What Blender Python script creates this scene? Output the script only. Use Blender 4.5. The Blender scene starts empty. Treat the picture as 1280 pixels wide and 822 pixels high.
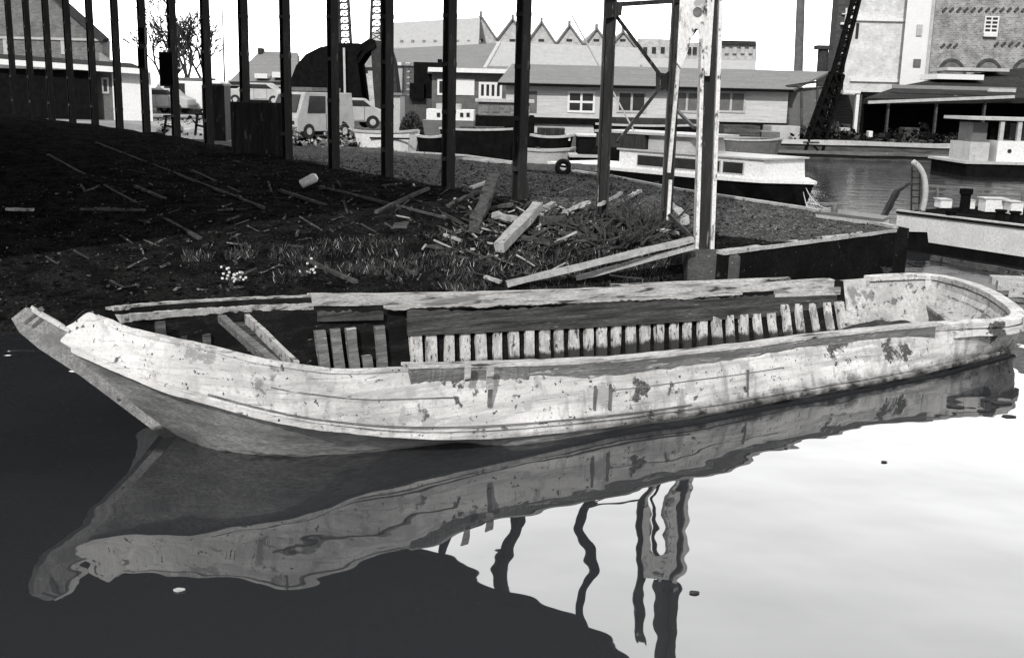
import bpy, bmesh, math, random
from mathutils import Vector, Matrix, noise
random.seed(7)
R = math.radians
sc = bpy.context.scene
COL = sc.collection

# ------------------------------------------------------------------ camera
CAM_H, F, TH, RO = 2.9, 1350.0, R(12.2), R(1.4)
fw = Vector((0, math.cos(TH), -math.sin(TH)))
r0 = Vector((1, 0, 0)); u0 = r0.cross(fw)
rt = r0*math.cos(RO) + u0*math.sin(RO)
up = u0*math.cos(RO) - r0*math.sin(RO)
CP = Vector((0, 0, CAM_H))
cam = bpy.data.cameras.new('camera'); camo = bpy.data.objects.new('camera', cam); COL.objects.link(camo)
cam.sensor_width = 36; cam.lens = F/1280*36; cam.clip_end = 4000; cam.clip_start = 0.1
m3 = Matrix((rt, up, -fw)).transposed()
camo.matrix_world = Matrix.Translation(CP) @ m3.to_4x4()
sc.camera = camo

# ------------------------------------------------------------------ world, sun, exposure
SUN_EL = R(34); SUN_DIR = Vector((-0.24, -0.97, 0)).normalized()
w = bpy.data.worlds.new('World'); sc.world = w; w.use_nodes = True
nt = w.node_tree; nt.nodes.clear()
out = nt.nodes.new('ShaderNodeOutputWorld'); bg = nt.nodes.new('ShaderNodeBackground')
sky = nt.nodes.new('ShaderNodeTexSky'); sky.sky_type = 'NISHITA'; sky.sun_disc = False
sky.sun_elevation = SUN_EL; sky.sun_rotation = math.atan2(SUN_DIR.x, SUN_DIR.y)
sky.air_density = 1.5; sky.dust_density = 6; sky.ozone_density = 1
bw = nt.nodes.new('ShaderNodeRGBToBW')
mix = nt.nodes.new('ShaderNodeMix'); mix.data_type = 'FLOAT'; mix.inputs[0].default_value = 0.75
# milky haze veil; brightness ahead added for the water's reflection, dimmer overhead and behind
tcw = nt.nodes.new('ShaderNodeTexCoord'); spw = nt.nodes.new('ShaderNodeSeparateXYZ'); nt.links.new(tcw.outputs['Generated'], spw.inputs[0])
def wmap(src, a, b, c, d):
    q = nt.nodes.new('ShaderNodeMapRange'); q.interpolation_type = 'SMOOTHSTEP'
    for k, v in zip((1, 2, 3, 4), (a, b, c, d)): q.inputs[k].default_value = v
    nt.links.new(src, q.inputs[0]); return q.outputs[0]
wy = wmap(spw.outputs[1], -0.3, 0.6, 8.0, 41.0); wz = wmap(spw.outputs[2], 0.45, 0.9, 1.0, 0.3)
wm = nt.nodes.new('ShaderNodeMath'); wm.operation = 'MULTIPLY'; nt.links.new(wy, wm.inputs[0]); nt.links.new(wz, wm.inputs[1])
nt.links.new(wm.outputs[0], mix.inputs[3])
nt.links.new(sky.outputs[0], bw.inputs[0]); nt.links.new(bw.outputs[0], mix.inputs[2])
nt.links.new(mix.outputs[0], bg.inputs[0]); bg.inputs[1].default_value = 0.15
nt.links.new(bg.outputs[0], out.inputs[0])
sl = bpy.data.lights.new('sun', 'SUN'); sl.energy = 4.5; sl.angle = R(0.6); sl.color = (1, 0.985, 0.96)
so = bpy.data.objects.new('sun', sl); COL.objects.link(so)
sd = Vector((SUN_DIR.x*math.cos(SUN_EL), SUN_DIR.y*math.cos(SUN_EL), math.sin(SUN_EL)))
so.rotation_euler = sd.to_track_quat('Z', 'Y').to_euler(); so.location = (-6, -20, 15)
sc.view_settings.view_transform = 'Standard'; sc.view_settings.look = 'None'
sc.view_settings.exposure = -0.28; sc.view_settings.gamma = 1; sc.view_settings.use_curve_mapping = False
sc.cycles.max_bounces = 6; sc.cycles.use_denoising = True

# ------------------------------------------------------------------ pixel -> world helpers
def ray(x, y): return fw + rt*((x-640)/F) - up*((y-411)/F)
def atz(x, y, z):
    d = ray(x, y); return CP + d*((z-CAM_H)/d.z)
def aty(x, y, Y):
    d = ray(x, y); return CP + d*(Y/d.y)
BO = Vector((-3.8, 8.25, 0)); BH = R(31.3)
BU = Vector((math.cos(BH), math.sin(BH), 0)); BN = Vector((-math.sin(BH), math.cos(BH), 0))
def loc(p):
    v = p-BO; return Vector((v.dot(BU), v.dot(BN), v.z))
def bz(x, y, z): return loc(atz(x, y, z))
def bn(x, y, n):
    d = ray(x, y); t = (n-(CP-BO).dot(BN))/d.dot(BN); return loc(CP+d*t)
def lerp(a, b, t): return a+(b-a)*t
def interp(x, xs, ys):
    if x <= xs[0]: return ys[0]
    for i in range(len(xs)-1):
        if x <= xs[i+1]: return ys[i]+(ys[i+1]-ys[i])*(x-xs[i])/(xs[i+1]-xs[i])
    return ys[-1]

# ------------------------------------------------------------------ materials
MATS = {}
def grey(v, t=0.0): return (v*(1+t), v, v*(1-t*1.3), 1)
def mat(name, a, b=None, scale=6, cover=0.5, soft=0.12, stretch=(1, 1, 1), rough=0.8, bump=0.3, bscale=None,
        spots=None, tint=0.0, low_dark=None, metal=0.0, gen=False, fine=0.3):
    """two greys mixed by noise, optional dark spots (value, scale, cover), optional darker tone below a local height"""
    if name in MATS: return MATS[name]
    m = bpy.data.materials.new(name); m.use_nodes = True; n = m.node_tree; n.nodes.clear(); L = n.links.new
    o = n.nodes.new('ShaderNodeOutputMaterial'); p = n.nodes.new('ShaderNodeBsdfPrincipled')
    p.inputs['Roughness'].default_value = rough; p.inputs['Metallic'].default_value = metal
    p.inputs['Specular IOR Level'].default_value = 0.0 if rough >= 0.8 else 0.25
    L(p.outputs[0], o.inputs[0])
    tc = n.nodes.new('ShaderNodeTexCoord'); mp = n.nodes.new('ShaderNodeMapping'); mp.inputs['Scale'].default_value = stretch
    L(tc.outputs['Object'], mp.inputs[0])
    def nz(s, d=6, r=0.6):
        t = n.nodes.new('ShaderNodeTexNoise'); t.inputs['Scale'].default_value = s; t.inputs['Detail'].default_value = d
        t.inputs['Roughness'].default_value = r; L(mp.outputs[0], t.inputs[0]); return t.outputs[0]
    def ramp(src, c, s):
        q = n.nodes.new('ShaderNodeMapRange'); q.inputs[1].default_value = c-s; q.inputs[2].default_value = c+s
        L(src, q.inputs[0]); return q.outputs[0]
    def mx(f, c1, c2):
        q = n.nodes.new('ShaderNodeMix'); q.data_type = 'RGBA'
        if isinstance(f, float): q.inputs[0].default_value = f
        else: L(f, q.inputs[0])
        for k, c in ((6, c1), (7, c2)):
            if isinstance(c, tuple): q.inputs[k].default_value = c
            else: L(c, q.inputs[k])
        return q.outputs[2]
    b = a*0.6 if b is None else b
    n1 = nz(scale); c = mx(ramp(n1, cover, soft), grey(a, tint), grey(b, tint))
    if fine:
        nf = nz(scale*9, 4, 0.75); c = mx(ramp(nf, 0.52, 0.16), c, grey(min(a, b)*(1-fine), tint))
    if spots:
        for (v, s2, cv) in (spots if isinstance(spots, list) else [spots]):
            c = mx(ramp(nz(s2, 4, 0.65), cv, 0.03), c, grey(v, tint))
    if low_dark:
        z0, z1, v = low_dark; sp = n.nodes.new('ShaderNodeSeparateXYZ'); L(tc.outputs['Object'], sp.inputs[0])
        ad = n.nodes.new('ShaderNodeMath'); ad.operation = 'MULTIPLY_ADD'; L(nz(7, 5), ad.inputs[0]); ad.inputs[1].default_value = (z1-z0)*1.6
        L(sp.outputs[2], ad.inputs[2])
        q = n.nodes.new('ShaderNodeMapRange'); q.inputs[1].default_value = z0+(z1-z0)*1.1; q.inputs[2].default_value = z1+(z1-z0)*0.5
        L(ad.outputs[0], q.inputs[0]); c = mx(q.outputs[0], grey(v, tint), c)
    L(c, p.inputs['Base Color'])
    if bump:
        bp = n.nodes.new('ShaderNodeBump'); bp.inputs['Strength'].default_value = bump; bp.inputs['Distance'].default_value = 0.02
        L(nz(bscale or scale*3, 6, 0.65), bp.inputs['Height']); L(bp.outputs[0], p.inputs['Normal'])
    MATS[name] = m; return m
def brickmat(name, a, b, mortar, sx=4.0, vary=0.3, axis='XZ'):
    if name in MATS: return MATS[name]
    m = bpy.data.materials.new(name); m.use_nodes = True; n = m.node_tree; L = n.links.new
    p = n.nodes['Principled BSDF']; p.inputs['Roughness'].default_value = 0.9; p.inputs['Specular IOR Level'].default_value = 0.05
    tc = n.nodes.new('ShaderNodeTexCoord'); sp = n.nodes.new('ShaderNodeSeparateXYZ'); cb = n.nodes.new('ShaderNodeCombineXYZ')
    L(tc.outputs['Object'], sp.inputs[0])
    ad = n.nodes.new('ShaderNodeMath'); ad.operation = 'ADD'; L(sp.outputs[0], ad.inputs[0]); L(sp.outputs[1], ad.inputs[1])
    L(ad.outputs[0], cb.inputs[0]); L(sp.outputs[2], cb.inputs[1])
    bt = n.nodes.new('ShaderNodeTexBrick'); bt.inputs['Scale'].default_value = sx
    bt.inputs['Color1'].default_value = grey(a); bt.inputs['Color2'].default_value = grey(b); bt.inputs['Mortar'].default_value = grey(mortar)
    bt.inputs['Mortar Size'].default_value = 0.02
    L(cb.outputs[0], bt.inputs[0])
    nz = n.nodes.new('ShaderNodeTexNoise'); nz.inputs['Scale'].default_value = 1.3; nz.inputs['Detail'].default_value = 8; nz.inputs['Roughness'].default_value = 0.7
    L(tc.outputs['Object'], nz.inputs[0])
    mr = n.nodes.new('ShaderNodeMapRange'); mr.inputs[1].default_value = 0.35; mr.inputs[2].default_value = 0.65; mr.inputs[3].default_value = 1-vary; mr.inputs[4].default_value = 1+vary*0.5
    L(nz.outputs[0], mr.inputs[0])
    mm = n.nodes.new('ShaderNodeMix'); mm.data_type = 'RGBA'; mm.blend_type = 'MULTIPLY'; mm.inputs[0].default_value = 1
    L(bt.outputs[0], mm.inputs[6]); L(mr.outputs[0], mm.inputs[7]); L(mm.outputs[2], p.inputs['Base Color'])
    MATS[name] = m; return m

hull_white = mat('hull_white', 0.76, 0.64, 2.2, 0.5, 0.2, (0.6, 0.6, 1.6), 0.75, 0.25, 9,
                 spots=[(0.22, 11, 0.66), (0.05, 26, 0.71), (0.30, 3.3, 0.66)], tint=0.012, fine=0.08)
def hull_material():
    m = bpy.data.materials.new('hull_paint'); m.use_nodes = True; n = m.node_tree; L = n.links.new; p = n.nodes['Principled BSDF']
    p.inputs['Roughness'].default_value = 0.85; p.inputs['Specular IOR Level'].default_value = 0.08
    tc = n.nodes.new('ShaderNodeTexCoord'); sp = n.nodes.new('ShaderNodeSeparateXYZ'); L(tc.outputs['Object'], sp.inputs[0])
    def nz(s_, st=(1, 1, 1), d=5, r=.62, off=0):
        mp = n.nodes.new('ShaderNodeMapping'); mp.inputs['Scale'].default_value = st; mp.inputs['Location'].default_value = (off, off, off); L(tc.outputs['Object'], mp.inputs[0])
        t = n.nodes.new('ShaderNodeTexNoise'); t.inputs['Scale'].default_value = s_; t.inputs['Detail'].default_value = d; t.inputs['Roughness'].default_value = r; L(mp.outputs[0], t.inputs[0]); return t.outputs[0]
    def mr(x, a, b, c=0.0, d=1.0):
        q = n.nodes.new('ShaderNodeMapRange'); [setattr(q.inputs[k], 'default_value', v) for k, v in zip((1, 2, 3, 4), (a, b, c, d))]; L(x, q.inputs[0]); return q.outputs[0]
    def op(o, x, y):
        q = n.nodes.new('ShaderNodeMath'); q.operation = o
        for k, v in enumerate((x, y)):
            if isinstance(v, float): q.inputs[k].default_value = v
            else: L(v, q.inputs[k])
        return q.outputs[0]
    def mx(f, c1, c2):
        q = n.nodes.new('ShaderNodeMix'); q.data_type = 'RGBA'; L(f, q.inputs[0])
        for k, c in ((6, c1), (7, c2)):
            if isinstance(c, tuple): q.inputs[k].default_value = c
            else: L(c, q.inputs[k])
        return q.outputs[2]
    age = mr(op('ADD', sp.outputs[0], op('MULTIPLY', nz(.8), 3.5)), 1.8, 5.0)      # more decayed towards the stern
    c = mx(mr(nz(1.6), .4, .6), grey(.63, .012), grey(.46, .012))
    c = mx(op('MULTIPLY', mr(nz(3.6, (.3, .3, 4), 8, .7), .47, .60), op('ADD', op('MULTIPLY', age, .55), .35)), c, grey(.34, .01))          # long grain streaks
    c = mx(op('MULTIPLY', mr(nz(5, (1.6, 1.6, .25), off=4), .55, .66), op('ADD', op('MULTIPLY', age, .6), .06)), c, grey(.20))          # runs
    c = mx(op('MULTIPLY', mr(nz(4.5, off=7), .55, .60), op('ADD', op('MULTIPLY', age, .75), .0)), c, grey(.30))                        # bare patches
    c = mx(op('MULTIPLY', mr(nz(2.4, d=9, r=.7, off=2), .585, .61), age), c, grey(.06))
    c = mx(mr(nz(21, d=3), .645, .68), c, grey(.05)); c = mx(mr(nz(9, d=7, r=.7, off=9), .635, .66), c, grey(.09))                             # pits and chips
    c = mx(op('MULTIPLY', mr(nz(6, (.25, .25, 9), 8, .75, 3), .60, .63), .8), c, grey(.09))                                            # open seams and cracks
    c = mx(op('MULTIPLY', mr(nz(48, d=3), .5, .72), .5), c, grey(.3))
    low = op('ADD', sp.outputs[2], op('MULTIPLY', nz(6, (1, 1, .4)), -.30))
    c = mx(op('MULTIPLY', mr(low, -.12, .02, 1, 0), mr(sp.outputs[0], 2.5, 5)), c, grey(.025))                                           # weed at the waterline
    L(c, p.inputs['Base Color']); b = n.nodes.new('ShaderNodeBump'); b.inputs['Strength'].default_value = .5; b.inputs['Distance'].default_value = .02
    L(nz(10, (.6, .6, 1.5), 8, .7), b.inputs['Height']); L(b.outputs[0], p.inputs['Normal']); return m
hull_peel = hull_material()
hull_tar = mat('hull_tar', 0.38, 0.17, 3, 0.52, 0.12, (0.4, 1, 3), 0.6, 0.3, 12, spots=(0.30, 9, 0.66), low_dark=(-0.1, 0.08, 0.012), fine=0.3)
plank_pale = mat('plank_pale', 0.62, 0.28, 5, 0.53, 0.10, (0.35, 2, 3), 0.85, 0.5, 12, spots=[(0.05, 5, 0.61), (0.2, 3, 0.6)], tint=0.01, fine=0.25)
plank_grey = mat('plank_grey', 0.26, 0.12, 5, 0.5, 0.12, (0.3, 2, 4), 0.85, 0.5, 12, spots=[(0.45, 9, 0.64), (0.03, 12, 0.66)], fine=0.3)
plank_dark = mat('plank_dark', 0.15, 0.035, 4, 0.5, 0.15, (0.3, 2, 5), 0.85, 0.5, 12, spots=(0.3, 11, 0.7), fine=0.3)
stem_wood = mat('stem_wood', 0.42, 0.20, 6, 0.52, 0.1, (1, 1, 1), 0.9, 0.6, 14, spots=[(0.5, 9, 0.64), (0.04, 9, 0.65)], low_dark=(0.0, 0.2, 0.03), fine=0.3)
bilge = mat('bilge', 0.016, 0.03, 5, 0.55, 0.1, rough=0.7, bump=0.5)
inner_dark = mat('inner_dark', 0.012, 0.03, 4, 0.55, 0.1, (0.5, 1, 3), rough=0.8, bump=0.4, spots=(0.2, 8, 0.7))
rib_white = mat('rib_white', 0.74, 0.40, 7, 0.52, 0.1, (1.5, 1.5, .6), rough=0.85, bump=0.5, spots=[(0.05, 13, 0.60), (0.22, 5, 0.58)], low_dark=(-0.15, -0.03, 0.05), tint=0.01, fine=0.2)  # ribs turn darker towards their lower ends
lining_pale = mat('lining_pale', 0.60, 0.36, 2.6, 0.5, 0.12, rough=0.85, bump=0.4, spots=[(0.2, 2.4, 0.60), (0.14, 5, 0.62), (0.05, 14, 0.64)], low_dark=(-0.2, -0.02, 0.05), tint=0.01, fine=0.2)
iron = mat('iron', 0.10, 0.2, 10, 0.5, 0.1, rough=0.6, bump=0.3)
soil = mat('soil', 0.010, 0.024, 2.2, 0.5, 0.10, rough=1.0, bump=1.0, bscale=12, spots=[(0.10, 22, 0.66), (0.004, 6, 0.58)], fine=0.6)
gravel = mat('gravel', 0.13, 0.05, 5, 0.5, 0.12, rough=0.95, bump=1.0, bscale=22, spots=[(0.34, 20, 0.61), (0.012, 17, 0.57)], fine=0.6)
yard = mat('yard', 0.42, 0.25, 0.4, 0.52, 0.12, rough=0.95, bump=0.5, bscale=5, spots=(0.08, 1.2, 0.64), fine=0.2)
farland = mat('farland', 0.14, 0.07, 0.5, 0.5, 0.12, rough=0.95, bump=0.5, spots=(0.35, 1.2, 0.66))
steel_dark = mat('steel_dark', 0.014, 0.045, 3, 0.54, 0.1, (2, 2, 0.25), rough=0.7, bump=0.2, spots=(0.16, 9, 0.66))
steel_white = mat('steel_white', 0.8, 0.62, 4, 0.5, 0.15, (1, 1, 0.5), rough=0.6, bump=0.2, spots=[(0.08, 13, 0.62), (0.04, 5, 0.62), (0.3, 7, .6)], tint=0.01)
conc = mat('concrete', 0.11, 0.065, 3, 0.5, 0.15, rough=0.9, bump=0.4, spots=(0.2, 14, 0.66), fine=0.3)
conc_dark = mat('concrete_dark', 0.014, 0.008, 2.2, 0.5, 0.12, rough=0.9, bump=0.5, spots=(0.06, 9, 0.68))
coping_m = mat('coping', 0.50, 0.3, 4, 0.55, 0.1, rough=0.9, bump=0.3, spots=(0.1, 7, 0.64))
wood_pale = mat('wood_pale', 0.50, 0.30, 7, 0.52, 0.12, (1, 1, 1), 0.9, 0.5, 16, spots=(0.06, 10, 0.64), fine=0.3)
wood_mid = mat('wood_mid', 0.13, 0.05, 6, 0.5, 0.15, (1, 1, 1), 0.9, 0.6, 16, spots=[(0.4, 9, 0.68), (0.02, 8, 0.6)], fine=0.3)
rubber = mat('rubber', 0.012, 0.02, 5, rough=0.7)
white_paint = mat('white_paint', 0.74, 0.66, 2, 0.5, 0.2, rough=0.5, bump=0.05, spots=(0.3, 5, 0.73))
dull_white = mat('dull_white', 0.5, 0.36, 3, 0.52, 0.15, rough=0.7, bump=0.2, spots=(0.12, 6, 0.68))
black_paint = mat('black_paint', 0.006, 0.012, 3, rough=0.9, bump=0.1)
mid_paint = mat('mid_paint', 0.16, 0.10, 3, 0.5, 0.15, rough=0.7, bump=0.2, spots=(0.35, 6, 0.68))
glass = mat('dark_glass', 0.02, 0.035, 3, rough=0.12, bump=0)
pane_light = mat('pane_light', 0.14, 0.22, 2, rough=0.2, bump=0)
roof_mid = mat('roof_mid', 0.26, 0.19, 1.5, 0.5, 0.2, (0.3, 1, 4), rough=0.9, bump=0.3, bscale=12, spots=(0.28, 4, 0.66))
roof_pale = mat('roof_pale', 0.46, 0.36, 0.6, 0.5, 0.2, (3, 1, 1), rough=0.9, bump=0.2)
roof_dark = mat('roof_dark', 0.035, 0.06, 1.0, 0.5, 0.15, rough=0.9, bump=0.3, spots=(0.2, 2.5, 0.7))
board = mat('weatherboard', 0.66, 0.44, 2.4, 0.5, 0.12, (0.25, 0.25, 8), rough=0.9, bump=0.5, spots=(0.1, 3, 0.66))
bark = mat('bark', 0.07, 0.04, 5, rough=0.9)
straw = mat('straw', 0.12, 0.03, 3, 0.5, 0.1, rough=0.95, bump=0)
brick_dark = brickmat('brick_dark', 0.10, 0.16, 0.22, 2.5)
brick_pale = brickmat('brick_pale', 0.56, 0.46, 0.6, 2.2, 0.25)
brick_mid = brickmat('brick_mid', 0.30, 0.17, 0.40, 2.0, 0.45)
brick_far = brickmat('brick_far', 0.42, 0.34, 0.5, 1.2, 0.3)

# ------------------------------------------------------------------ mesh helpers
class MB:
    def __init__(s): s.v = []; s.f = []; s.mi = []
    def add(s, vs, fs, mi=0):
        k = len(s.v); s.v += [Vector(v) for v in vs]; s.f += [tuple(i+k for i in f) for f in fs]; s.mi += [mi]*len(fs); return s
    def box(s, c, d, rz=0, mi=0, rx=0, ry=0):
        m = Matrix.Rotation(rz, 3, 'Z') @ Matrix.Rotation(ry, 3, 'Y') @ Matrix.Rotation(rx, 3, 'X'); c = Vector(c)
        vs = [c + m @ Vector((x*d[0]/2, y*d[1]/2, z*d[2]/2)) for z in (-1, 1) for y in (-1, 1) for x in (-1, 1)]
        return s.add(vs, [(0, 2, 3, 1), (4, 5, 7, 6), (0, 1, 5, 4), (2, 6, 7, 3), (0, 4, 6, 2), (1, 3, 7, 5)], mi)
    def bb(s, x0, x1, y0, y1, z0, z1, mi=0): return s.box(((x0+x1)/2, (y0+y1)/2, (z0+z1)/2), (x1-x0, y1-y0, z1-z0), 0, mi)
    def beam(s, p, q, w, h, jit=0.0, n=1, mi=0, upv=None):
        p, q = Vector(p), Vector(q); d = (q-p).normalized(); u = upv or Vector((0, 0, 1))
        if abs(d.dot(u)) > 0.98: u = Vector((0, 1, 0))
        a = d.cross(u).normalized(); b = a.cross(d).normalized(); vs = []; fs = []
        for i in range(n+1):
            c = p.lerp(q, i/n)
            for (x, y) in ((-1, -1), (1, -1), (1, 1), (-1, 1)):
                j = lambda: random.uniform(-jit, jit)
                vs.append(c+a*(x*w/2+j())+b*(y*h/2+j()))
        for i in range(n):
            for k in range(4): fs.append((i*4+k, i*4+(k+1) % 4, i*4+4+(k+1) % 4, i*4+4+k))
        fs += [(3, 2, 1, 0), tuple(n*4+k for k in range(4))]
        return s.add(vs, fs, mi)
    def tube(s, pts, r, seg=8, mi=0, cap=True):
        pts = [Vector(p) for p in pts]; n = len(pts); rr = r if isinstance(r, (list, tuple)) else [r]*n; vs = []; fs = []
        pu = None
        for i, p in enumerate(pts):
            d = (pts[min(i+1, n-1)]-pts[max(i-1, 0)]).normalized()
            u = pu or (Vector((0, 0, 1)) if abs(d.z) < 0.9 else Vector((1, 0, 0)))
            a = d.cross(u).normalized(); b = a.cross(d).normalized(); pu = b
            for k in range(seg):
                t = 2*math.pi*k/seg; vs.append(p+a*math.cos(t)*rr[i]+b*math.sin(t)*rr[i])
        for i in range(n-1):
            for k in range(seg): fs.append((i*seg+k, i*seg+(k+1) % seg, (i+1)*seg+(k+1) % seg, (i+1)*seg+k))
        if cap: fs += [tuple(range(seg))[::-1], tuple((n-1)*seg+k for k in range(seg))]
        return s.add(vs, fs, mi)
    def prism(s, poly, ext, mi=0):
        poly = [Vector(p) for p in poly]; e = Vector(ext); n = len(poly)
        fs = [tuple(range(n))[::-1], tuple(range(n, 2*n))]+[(i, (i+1) % n, n+(i+1) % n, n+i) for i in range(n)]
        return s.add(poly+[p+e for p in poly], fs, mi)
    def sweep(s, path, prof, mi=0, inward=None, jit=0.0):
        """path of points, profile (lateral, up) list; lateral = left of travel"""
        n = len(path); m = len(prof); vs = []; fs = []
        for i, p in enumerate(path):
            d = path[min(i+1, n-1)]-path[max(i-1, 0)]; d = Vector((d.x, d.y, 0)).normalized(); l = Vector((-d.y, d.x, 0))
            for (a, b) in prof:
                vs.append(p+l*(a+random.uniform(-jit, jit))+Vector((0, 0, b+random.uniform(-jit, jit))))
        for i in range(n-1):
            for k in range(m): fs.append((i*m+k, i*m+(k+1) % m, (i+1)*m+(k+1) % m, (i+1)*m+k))
        fs += [tuple(range(m))[::-1], tuple((n-1)*m+k for k in range(m))]
        return s.add(vs, fs, mi)
    def build(s, name, m, parent=None, smooth=False, origin=None, bevel=0):
        me = bpy.data.meshes.new(name)
        o0 = Vector((0, 0, 0))
        if parent is None and origin is None and s.v:
            xs = [v.x for v in s.v]; ys = [v.y for v in s.v]; o0 = Vector(((min(xs)+max(xs))/2, (min(ys)+max(ys))/2, min(v.z for v in s.v)))
        elif origin is not None: o0 = Vector(origin)
        elif parent is not None and parent.get('_w'): o0 = Vector(parent['_w'])
        me.from_pydata([v-o0 for v in s.v], [], s.f)
        for mm in (m if isinstance(m, (list, tuple)) else [m]): me.materials.append(mm)
        me.polygons.foreach_set('material_index', s.mi)
        bm = bmesh.new(); bm.from_mesh(me); bmesh.ops.recalc_face_normals(bm, faces=bm.faces); bm.to_mesh(me); bm.free()
        if smooth: me.polygons.foreach_set('use_smooth', [True]*len(me.polygons))
        o = bpy.data.objects.new(name, me); COL.objects.link(o)
        if parent is not None:
            o.parent = parent
            if parent.type == 'MESH': pass
        else: o.location = o0
        if parent is not None and parent.get('_w'): o['_w'] = parent['_w']
        if bevel:
            b = o.modifiers.new('bevel', 'BEVEL'); b.width = bevel; b.segments = 1; b.limit_method = 'ANGLE'
        return o
def tag(o, label, cat, group=None):
    o['label'] = label; o['category'] = cat
    if group: o['group'] = group
    return o
def struct(o, kind='structure'): o['kind'] = kind; return o
def thing(name, label, cat, l, group=None, rz=None):
    """Empty at the base. With rz None children are given in world coordinates, else in the local frame."""
    o = bpy.data.objects.new(name, None); COL.objects.link(o); o.location = l; o.empty_display_size = 0.2
    if rz is None: o['_w'] = tuple(l)
    else: o.rotation_euler = (0, 0, rz)
    return tag(o, label, cat, group)
def kids(o): return [c for c in bpy.data.objects if c.parent == o]
def copytree(o, parent=None):
    c = o.copy(); COL.objects.link(c); c.parent = parent
    for k in kids(o): copytree(k, c)
    return c
def catmull(P, sub):
    n = len(P); res = []
    for i in range(n-1):
        a, b, c, d = P[max(i-1, 0)], P[i], P[i+1], P[min(i+2, n-1)]
        for k in range(sub):
            t = k/sub
            res.append(0.5*((2*b)+(c-a)*t+(2*a-5*b+4*c-d)*t*t+(3*b-a-3*c+d)*t**3))
    res.append(P[-1].copy()); return res

# ================================================================== WATER OUTLINE & BARGE HULL CURVES
G = [bn(70, 414, 0), bn(92, 403, -0.04), bn(112, 390, -0.07), bz(130, 402, 1.04), bz(150, 412, 1.0), bz(200, 424, 0.96), bz(260, 437, 0.92),
     bz(320, 452, 0.88), bz(370, 460, 0.84), bz(430, 466, 0.79), bz(510, 463, 0.72), bz(610, 461, 0.635), bz(760, 455, 0.59), bz(850, 446, 0.57),
     bz(930, 437, 0.55), bz(1000, 427, 0.53), bz(1080, 418, 0.51), bz(1150, 411, 0.50), bz(1215, 406, 0.50), bz(1256, 404, 0.50), bz(1277, 398, 0.51),
     bz(1271, 386, 0.52), bz(1240, 366, 0.53), bz(1200, 352, 0.54), bz(1160, 345, 0.55)]
Cn = [bn(64, 420, -0.02), bn(100, 441, -0.14), bn(150, 463, -0.32), bn(205, 485, -0.62), bn(260, 501, -0.93), bn(310, 515, -1.16), bn(350, 525, -1.31),
      bn(400, 534, -1.42), bz(455, 540, 0.25), bz(510, 544, 0.20), bz(565, 546, 0.16), bz(650, 542, 0.11), bz(780, 528, 0.06), bz(865, 516, 0.06),
      bz(945, 503, 0.05), bz(1010, 491, 0.05), bz(1085, 478, 0.05), bz(1150, 465, 0.05), bz(1205, 452, 0.05), bz(1240, 443, 0.05), bz(1266, 432, 0.06)]
Wn = [bn(66, 424, -0.015), bn(98, 450, -0.05), bn(135, 478, -0.05), bn(180, 515, -0.06), bn(222, 543, -0.15), bz(272, 562, 0.0), bz(345, 571, -0.01),
      bz(410, 570, -0.02), bz(470, 566, -0.02), bz(520, 560, -0.02), bz(570, 554, -0.02)] + [c+Vector((0, 0.03, -0.1)) for c in Cn[11:21]]
# stern transom, under the raking rim
sc_ = Vector((10.6, 0, 0))
for k in range(21, 25):
    g = G[k]; d = (sc_-Vector((g.x, g.y, 0))).normalized(); Cn.append(Vector((g.x, g.y, 0.06))+d*0.16); Wn.append(Vector((g.x, g.y, -0.06))+d*0.22)
farpx = [(1100, 346, 0.53), (1050, 350, 0.52), (950, 354, 0.52), (860, 358, 0.54), (760, 362, 0.57), (640, 366, 0.62), (500, 369, 0.70), (370, 371, 0.79),
         (240, 377, 0.92), (160, 383, 1.0), (130, 387, 1.05)]
NG = len(G)
nearG = [g.copy() for g in G[:20]]; nearC = Cn[:20]; nearW = Wn[:20]
def mirror_at(g):
    xs = [q.x for q in nearG[2:]]
    out = []
    for arr in (nearC, nearW):
        ds = interp(g.x, xs, [c.x-q.x for c, q in zip(arr[2:], nearG[2:])])
        rn = interp(g.x, xs, [c.y/q.y for c, q in zip(arr[2:], nearG[2:])])
        zz = interp(g.x, xs, [c.z for c in arr[2:]])
        out.append(Vector((g.x+ds, abs(rn)*g.y, zz)))
    return out
for px in farpx:
    g = bz(*px); c, w_ = mirror_at(g); G.append(g); Cn.append(c); Wn.append(w_)
for q, arr in (((112, 390, 0.06), 2), ((92, 403, 0.04), 1)):
    G.append(Vector((G[arr].x, -G[arr].y, G[arr].z))); Cn.append(Vector((Cn[arr].x, -Cn[arr].y, Cn[arr].z))); Wn.append(Vector((Wn[arr].x, -Wn[arr].y, Wn[arr].z)))
G.append(G[0].copy()); Cn.append(Cn[0].copy()); Wn.append(Wn[0].copy())
Bn = []
for i, w_ in enumerate(Wn):
    g = G[i]
    if w_.z > 0.45: Bn.append(Vector((w_.x+0.02, w_.y*0.3, w_.z-0.09)))
    elif w_.z > 0.02: Bn.append(Vector((w_.x+0.55, w_.y*0.6, lerp(-0.5, w_.z-.09, max(0, (w_.z-.1)/.4)))))
    else:
        c = Vector((5.8, 0, 0)); hx = lerp(w_.x, c.x, 0.06); Bn.append(Vector((hx, w_.y*0.85, -0.62)))
SUB = 5
gG, gC, gW, gB = (catmull(a, SUB) for a in (G, Cn, Wn, Bn))
NL = len(gG)
hole = []
for i in range(NL):
    ch = [gC[i], gW[i], gB[i]]
    for a, b in ((ch[0], ch[1]), (ch[1], ch[2])):
        if a.z >= 0 > b.z:
            t = a.z/(a.z-b.z); p = a.lerp(b, t); hole.append(BO+BU*p.x+BN*p.y); break

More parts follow.
